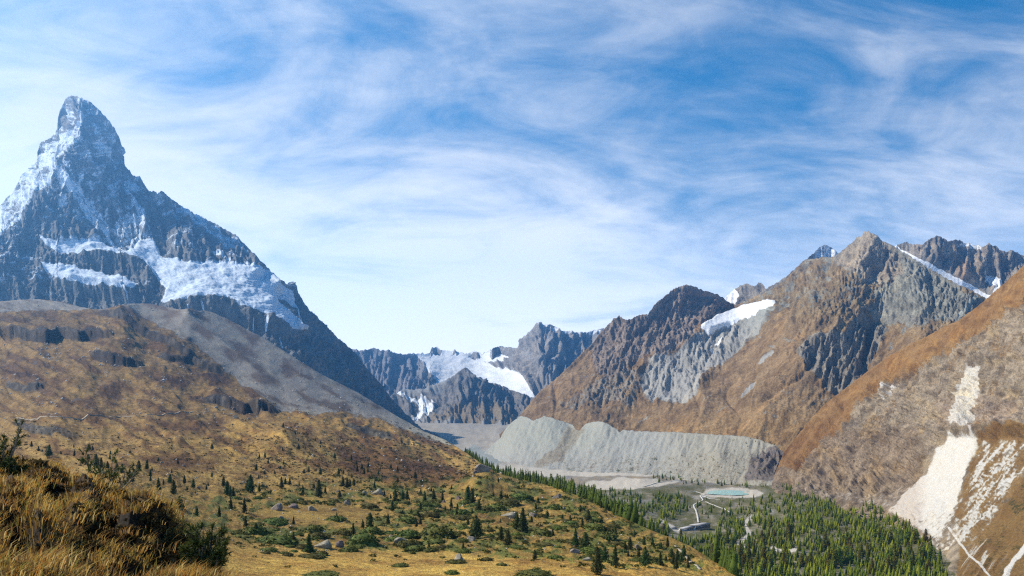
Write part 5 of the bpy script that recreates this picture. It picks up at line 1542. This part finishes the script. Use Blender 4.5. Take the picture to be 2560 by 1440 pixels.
SHRUBS = [shrub_meshes(70 + i) for i in range(5)]


SEEN_LABELS = set()


def near_label(px, py, w, kind):
    best = min(BOULDERS, key=lambda q: math.hypot((px - q[0]) / 1.6, py - q[1]))
    dx, dy = px - best[0], py - best[1]
    if math.hypot(dx / 1.6, dy) > 30:
        return None
    side = ('right of' if dx > 0 else 'left of') if abs(dx) > 1.2 * abs(dy) else ('below' if dy > 0 else 'above')
    words = best[5].split()
    cut = next((i for i, t in enumerate(words) if t.rstrip(',') in ('with', 'on', 'at', 'in', 'left', 'right', 'just', 'lying', 'beside', 'standing', 'among', 'half', 'touching', 'above', 'under', 'near', 'leaning', 'alone')), len(words))
    lab = f"{'wide' if w > 30 else 'small'} {kind} {side} the {' '.join(words[:cut]).rstrip(',')}"
    if len(lab.split()) > 15 or lab in SEEN_LABELS:
        return None
    SEEN_LABELS.add(lab)
    return lab


def shrub(px, py, w, h, lab, grp, k):
    p = hi.at(px, py); m = p[1] / F
    o = link('juniper_shrub', SHRUBS[k % 5], label=lab, category='shrub', group=grp)
    o.location = (p[0], p[1], p[2] - .02 * h * m)
    o.scale = (w * m * .5, w * m * tr.uniform(.42, .7), h * m * .95)
    o.rotation_euler = (0, 0, tr.uniform(0, 6.28) if w < 2.2 * h else tr.uniform(-.4, .4))


NAMED_SHRUBS = [
    (690, 1356, 110, 20, 'long green shrub mat left of the layered outcrop'), (775, 1394, 64, 12, 'flat green mat on the edge of the golden meadow under the tall pine'),
    (842, 1303, 52, 15, 'oval shrub with a tiny pine on the upper meadow'), (1095, 1346, 96, 34, 'largest bright green shrub mound around the pale slab'), (906, 1364, 64, 36, 'big dark juniper mound below the tall columnar pine'),
    (640, 1336, 54, 26, 'dark shrub clump left of the long green mat'), (1000, 1416, 38, 11, 'small oval shrub alone on the golden meadow, left one'), (1140, 1408, 54, 10, 'flat oval shrub alone on the golden meadow, middle one'),
    (1216, 1401, 38, 10, 'flat oval shrub alone on the golden meadow, right one'), (1254, 1413, 28, 8, 'smallest flat shrub at the right end of the golden meadow'), (1130, 1435, 38, 12, 'dark tuft shrub at the bottom of the golden meadow'),
    (800, 1441, 92, 12, 'long dark shrub mat at the very bottom of the meadow'), (720, 1390, 28, 9, 'little shrub at the left of the golden meadow'), (930, 1335, 60, 22, 'shrub mound right of the tall columnar pine'),
    (925, 1273, 44, 16, 'shrub under the pinkish split block'), (680, 1307, 76, 18, 'wide shrub behind the dark rounded boulder'), (1335, 1440, 90, 20, 'dark shrub hummock at the bottom edge right of the meadow')]
for k, (px, py, w, h, lab) in enumerate(NAMED_SHRUBS):
    shrub(px, py, w, h, lab, 'green shrubs on the hill', k)
SHZ = [([(600, 1240), (1000, 1255), (1180, 1250), (1240, 1300), (1000, 1280), (700, 1262), (560, 1262)], 40, (16, 50), 'low green shrub in the band above the upper meadow'),
       ([(960, 1285), (1250, 1260), (1330, 1370), (1120, 1385), (960, 1370), (900, 1330)], 52, (18, 70), 'olive shrub mat on the hummocks around the pale slab'),
       ([(1240, 1235), (1420, 1250), (1580, 1320), (1640, 1400), (1500, 1420), (1330, 1390), (1260, 1300)], 62, (16, 64), 'low green shrub on the right shoulder of the hill'),
       ([(580, 1300), (700, 1320), (860, 1330), (960, 1390), (760, 1396), (580, 1375)], 34, (16, 60), 'green shrub in the belt between the two meadows')]
for zi, (zp, cnt, (w0, w1), lab) in enumerate(SHZ):
    k = 0
    xs = [q[0] for q in zp]; ys = [q[1] for q in zp]
    while k < cnt:
        px, py = tr.uniform(min(xs), max(xs)), tr.uniform(min(ys), max(ys))
        if in_poly(px, py, zp):
            w = w0 + (w1 - w0) * tr.random() ** 1.8
            shrub(px, py, w, w * tr.uniform(.16, .36), near_label(px, py, w, 'green shrub') or ('wide ' if w > w0 + .4 * (w1 - w0) else 'small ') + lab.replace('low ', ''), 'green shrubs on the hill', k); k += 1

# ---- scrub too small and too many to count, and loose stones
def clumps(name, n, zone, size, tall, cols, seed, tris=12, stone=False, land=None, **props):
    hi = land or globals()['hi']
    r = np.random.default_rng(seed)
    px = r.uniform(zone[0], zone[1], n * 3); py = r.uniform(zone[2], zone[3], n * 3)
    d = zone[4](px, py)
    tp = np.interp(px, hi.cols, hi.topy)
    k = (r.uniform(0, 1, len(px)) < d) & (py > tp + 4)
    px, py = px[k][:n], py[k][:n]
    P_ = hi.at(px, py); n = len(px); m = P_[:, 1] / F
    s_ = (size[0] + (size[1] - size[0]) * r.uniform(0, 1, n) ** 2.2) * m * .5
    if stone:
        oc = np.array([(1, 0, 0), (0, 1, 0), (-1, 0, 0), (0, -1, 0), (.1, 0, .8), (0, 0, -.6)])
        V = oc[None] * r.uniform(.6, 1.2, (n, 6, 3))
        tri = np.array([(0, 1, 4), (1, 2, 4), (2, 3, 4), (3, 0, 4), (1, 0, 5), (2, 1, 5), (3, 2, 5), (0, 3, 5)])
    else:
        a = r.uniform(0, 6.28, (n, tris)); q = np.sqrt(r.uniform(0, 1, (n, tris)))
        z = np.sqrt(1 - q ** 2 * .95) * tall * r.uniform(.7, 1.1, (n, tris))
        c = np.stack([np.cos(a) * q, np.sin(a) * q, z * .8], -1)
        d1 = r.normal(size=(n, tris, 3)); d1 /= np.linalg.norm(d1, axis=2, keepdims=True)
        d2 = r.normal(size=(n, tris, 3)); d2 /= np.linalg.norm(d2, axis=2, keepdims=True)
        V = np.stack([c + d1 * .5, c - d1 * .3 + d2 * .45, c - d1 * .3 - d2 * .45], 2).reshape(n, tris * 3, 3)
        tri = np.arange(tris * 3).reshape(-1, 3)
    nv = V.shape[1]
    V = V * s_[:, None, None] + P_[:, None]
    Fc = (tri[None] + (np.arange(n) * nv)[:, None, None]).reshape(-1, 3)
    me = new_mesh(name, V.reshape(-1, 3), None, Fc, forest_mat if not stone else stone_mat, smooth=False)
    cols = np.array(cols)
    t = r.uniform(0, 1, (n, 1)); cc = (cols[0] * (1 - t) + cols[1] * t) * r.uniform(.75, 1.25, (n, 1))
    attr4(me, 'leaf', np.concatenate([np.repeat(cc, nv, 0), np.ones((n * nv, 1))], 1))
    return link(name, me, kind='stuff', **props)


stone_mat = plain_mat('loose_stone', (.85, .85, .85), (1.15, 1.15, 1.15), .8, .9, .1, 0, 0, 0, 'leaf')
flatz = [(640, 1278), (760, 1262), (980, 1275), (900, 1300), (760, 1310), (660, 1300)]


def z_rubble(px, py):
    return np.clip(poly(px, py, [(85, 875), (125, 850), (160, 865), (150, 905), (105, 912)], 10, 8, 14, 3) * .9 + .6 * line(px, py, [(92, 955), (110, 1010), (132, 1045)], 10, 16, 14, 24, 5) + .5 * line(px, py, [(238, 828), (262, 852)], 5, 8, 8, 14, 6) + .25 * poly(px, py, [(180, 880), (320, 900), (480, 960), (420, 980), (250, 930)], 20, 20, 30, 4) + .2 * poly(px, py, [(460, 1000), (620, 1010), (660, 1040), (520, 1050)], 14, 14, 30, 4), 0, 1)


def z_low(px, py):
    z = sstep(1160, 1220, py + .12 * np.minimum(px - 900, 0)) * (1 - sstep(1355, 1395, py - .06 * (px - 900)))
    return z * np.clip(.25 + 1.0 * fbm(px / 44, py / 15, f32(215.), 4), 0, 1) * (1 - poly(px, py, flatz, 8, 4, 20, 3)) + .03 * sstep(1380, 1400, py)


def z_mid(px, py):
    return np.clip(sstep(1075, 1130, py) * sstep(1230, 1180, py) * sstep(540, 700, px) * (.45 + .8 * fbm(rot2(px, py, 22)[0] / 26, rot2(px, py, 22)[1] / 8, f32(216.), 4)), 0, 1) + sstep(1040, 1110, py) * sstep(1250, 1200, py) * .16 + .03


clumps('rubble', 900, (60, 680, 830, 1060, z_rubble), (3, 11), 1, [(.22, .21, .2), (.5, .48, .45)], 84, stone=True, label='broken pale rubble in patches on the upper hillside', category='rubble')
clumps('dwarf_scrub', 3200, (560, 1750, 1190, 1420, z_low), (5, 20), .55, [(.045, .058, .012), (.13, .12, .03)], 81, label='knee-high green scrub matting the lower hill', category='scrub')
clumps('heath_scrub', 5200, (0, 1220, 1010, 1240, z_mid), (3, 11), .6, [(.045, .045, .014), (.12, .08, .035)], 82, 9, label='dark heather tufts peppering the rusty slope', category='scrub')
clumps('loose_stones', 2600, (-50, 1600, 770, 1380, lambda a, b_: .25 + .6 * sstep(0, .4, fbm(a / 60, b_ / 30, f32(5.), 3))), (2, 9), 1, [(.26, .24, .22), (.46, .44, .41)], 83, stone=True, label='pale stones strewn over the hillside', category='stones')

# ================================================================== FOREGROUND BANK
# ---- dry grass
def bank_grass(n, seed):
    r = np.random.default_rng(seed)
    # tussock centres, then blades round them
    nt_ = n // 26
    tx = r.uniform(-330, 600, nt_ * 2); tp = np.interp(tx, ba.cols, ba.topy)
    ty_ = tp + (1500 - tp) * r.uniform(0, 1, nt_ * 2) ** 1.15
    ok_ = (ty_ > tp - 1) & (ty_ < 1500)
    den = .55 + .9 * fbm(tx / 90, ty_ / 60, f32(3.), 3)
    hol = bank_hollows(tx, ty_)
    face_ = np.zeros(len(tx))
    for q, H, dn_ in BANK_STEPS:
        dd, ss, _ = seg_dist(tx, ty_, q)
        face_ = np.maximum(face_, sstep(1.2, .7, dd / dn_) * (ss > 0))
    ok_ &= r.uniform(0, 1, len(tx)) < np.clip(den * (1 - .78 * hol) * (1 - .65 * face_), .03, 1)
    tx, ty_ = tx[ok_][:nt_], ty_[ok_][:nt_]
    C = ba.at(tx, ty_)
    nt2 = len(C)
    per = 26
    sz = r.uniform(.04, .12, nt2)
    off = r.normal(size=(nt2, per, 2)) * sz[:, None, None]
    base = np.repeat(C[:, None], per, 1); base[..., :2] += off
    base[..., 2] -= .015 + .25 * np.abs(off[..., 0]) * 0
    length = (r.uniform(.05, .19, (nt2, 1)) * r.uniform(.45, 1.15, (nt2, per)))
    lean_dir = off / (np.linalg.norm(off, axis=2, keepdims=True) + 1e-6)
    wind = np.array([.75, -.25])
    ld = lean_dir * .55 + wind * .6 + r.normal(size=(nt2, per, 2)) * .35
    B = base.reshape(-1, 3); Ln = length.reshape(-1); ld = ld.reshape(-1, 2); nb = len(B)
    w = (r.uniform(.0012, .0030, nb) * (1 + .10 * B[:, 1]))
    side = np.stack([-ld[:, 1], ld[:, 0], np.zeros(nb)], 1); side /= np.linalg.norm(side, axis=1, keepdims=True) + 1e-6
    side = side * .6 + np.array([.6, 0, 0]); side /= np.linalg.norm(side, axis=1, keepdims=True) + 1e-6
    up = np.array([0, 0, 1.0])
    lean3 = np.concatenate([ld, np.zeros((nb, 1))], 1)
    p1 = B + (up * .55 + lean3 * .18) * Ln[:, None]
    p2 = B + (up * .82 + lean3 * .62) * Ln[:, None]
    V = np.stack([B - side * w[:, None], B + side * w[:, None], p1 - side * w[:, None] * .8, p1 + side * w[:, None] * .8, p2], 1)
    tri = np.array([(0, 1, 3), (0, 3, 2), (2, 3, 4)])
    Fc = (tri[None] + (np.arange(nb) * 5)[:, None, None]).reshape(-1, 3)
    pal = np.array([(.36, .21, .045), (.34, .15, .035), (.42, .31, .12), (.17, .15, .035), (.13, .075, .03)])
    hue = fbm(tx / 70, ty_ / 45, f32(9.), 3)
    wts = np.stack([.5 + 0 * hue, .18 + .9 * np.clip(hue, 0, 1), .22 + .5 * np.clip(-hue, 0, 1), .2 + .8 * np.clip(fbm(tx / 50, ty_ / 40, f32(19.), 3), 0, 1), .28 + .5 * sstep(1230, 1400, ty_)], 1)
    wts /= wts.sum(1, keepdims=True)
    pick = (wts.cumsum(1)[:, None, :] < r.uniform(0, 1, (nt2, per, 1))).sum(2).clip(0, 4).reshape(-1)
    cc = pal[pick] * r.uniform(.7, 1.2, (nb, 1))
    me = new_mesh('dry_grass', V.reshape(-1, 3), None, Fc, grass_mat, smooth=False)
    attr4(me, 'leaf', np.concatenate([np.repeat(cc, 5, 0), np.ones((nb * 5, 1))], 1))
    return link('dry_grass', me, kind='stuff', label='golden dry grass tussocks on the near bank', category='grass')


grass_mat = plain_mat('dry_grass_blades', (.85, .85, .85), (1.15, 1.15, 1.15), .4, .6, .25, 0, 0, .5, 'leaf')
bank_grass(140000, 91)

clumps('dark_heather', 2600, (-120, 560, 1150, 1470, lambda a, b_: np.clip(bank_hollows(a, b_) * 1.2 + .2, 0, 1)), (14, 44), .8, [(.04, .032, .012), (.13, .07, .025)], 85, 16, land=ba, label='dark brown heather filling the hollows of the near bank', category='heather')

# ---- dwarf pines and twiggy shrubs on the bank
needle_mat = plain_mat('fresh_pine_needles', (.035, .055, .012), (.10, .115, .022), .08, .6, .3, 0, 0, .25)
twig_mat = plain_mat('bare_twigs', (.16, .12, .09), (.26, .21, .16), .05, .9, .1)


def tube(V, Fq, pts, r0, r1, seg=5):
    n0 = len(V); k = len(pts)
    for i, p in enumerate(pts):
        p = np.array(p)
        d = np.array(pts[min(i + 1, k - 1)]) - np.array(pts[max(i - 1, 0)])
        d = d / (np.linalg.norm(d) + 1e-9)
        a = np.cross(d, (0.3, 1, 0.2)); a /= np.linalg.norm(a) + 1e-9
        b_ = np.cross(d, a)
        rad = r0 + (r1 - r0) * i / (k - 1)
        for j in range(seg):
            t = 2 * math.pi * j / seg
            V.append(tuple(p + (a * math.cos(t) + b_ * math.sin(t)) * rad))
    for i in range(k - 1):
        for j in range(seg):
            Fq.append((n0 + i * seg + j, n0 + i * seg + (j + 1) % seg, n0 + (i + 1) * seg + (j + 1) % seg, n0 + (i + 1) * seg + j))


def dwarf_pine(base, h, w, nbr, seed, label, tufts=7, needles=26, nl=.055, bare=0, name='dwarf_pine', dense=1.0):
    r = np.random.default_rng(seed)
    root = empty(name, tuple(float(x) for x in base), 0, label=label, category='shrub')
    V, Fq = [], []; tips = []; dirs = []
    for b_ in range(nbr):
        a = 2 * math.pi * b_ / nbr + r.uniform(-.4, .4)
        reach = w * r.uniform(.45, 1.0) * .5; top = h * r.uniform(.5, 1.0)
        pts = []
        for t in np.linspace(0, 1, 6):
            pts.append((math.cos(a) * reach * t ** .8 + r.normal() * .01, math.sin(a) * reach * t ** .8 + r.normal() * .01, top * (t ** 1.25) - .03 + r.normal() * .008))
        tube(V, Fq, pts, .016 * (h / .6) + .004, .004)
        for s_ in range(int(tufts * dense)):
            t = r.uniform(.3, 1.0) if s_ else 1.0
            i = min(int(t * 5), 4); q = np.array(pts[i]) * (1 - (t * 5 - i)) + np.array(pts[i + 1]) * (t * 5 - i)
            d = np.array([math.cos(a) * .5, math.sin(a) * .5, .9]) + r.normal(size=3) * .55
            d /= np.linalg.norm(d)
            ln = h * r.uniform(.10, .24)
            e_ = q + d * ln
            tube(V, Fq, [tuple(q), tuple(q + d * ln * .5 + r.normal(size=3) * .006), tuple(e_)], .005, .003, 4)
            if b_ >= bare:
                tips.append((q, e_)); dirs.append(d)
    link('stem', new_mesh('stem', V, Fq, None, twig_mat), root)
    NV = []
    for (q, e_), d in zip(tips, dirs):
        n = needles
        t = r.uniform(.25, 1.05, (n, 1))
        o = q + (e_ - q) * t
        nd = d * .75 + r.normal(size=(n, 3)) * .6
        nd /= np.linalg.norm(nd, axis=1, keepdims=True)
        sd = np.cross(nd, r.normal(size=(n, 3))); sd /= np.linalg.norm(sd, axis=1, keepdims=True) + 1e-9
        ln = nl * r.uniform(.7, 1.3, (n, 1))
        wv = .0042 * r.uniform(.7, 1.3, (n, 1)) * (1 + .06 * base[1])
        NV.append(np.stack([o - sd * wv, o + sd * wv, o + nd * ln], 1).reshape(-1, 3))
    NV = np.concatenate(NV)
    link('needles', new_mesh('needles', NV, None, np.arange(len(NV)).reshape(-1, 3), needle_mat, smooth=False), root)
    return root


def bank_at(px, py):
    return ba.at(px, py)


dwarf_pine(bank_at(262, 1262), .85, 1.0, 10, 1, 'sprawling dwarf pine with bare twigs on the crest of the grassy bank', 11, 30, .07, 2)
dwarf_pine(bank_at(516, 1398), .58, .46, 14, 2, 'dense round dark green dwarf pine at the right end of the grassy bank', 13, 34, .07)
dwarf_pine(bank_at(443, 1330), .36, .5, 7, 3, 'thin twiggy dwarf pine left of the dense round one', 5, 14, .05, 3)
dwarf_pine(bank_at(8, 1170), .78, .7, 9, 4, 'tall dwarf pine cut by the left edge of the picture', 9, 28, .08, 1)
dwarf_pine(bank_at(40, 1185), .42, .5, 8, 6, 'bright green low pine tuft beside the tall one at the left edge', 9, 30, .07)
dwarf_pine(bank_at(592, 1478), .30, .30, 7, 5, 'little pine tuft at the bottom edge right of the grassy bank', 6, 26, .05)
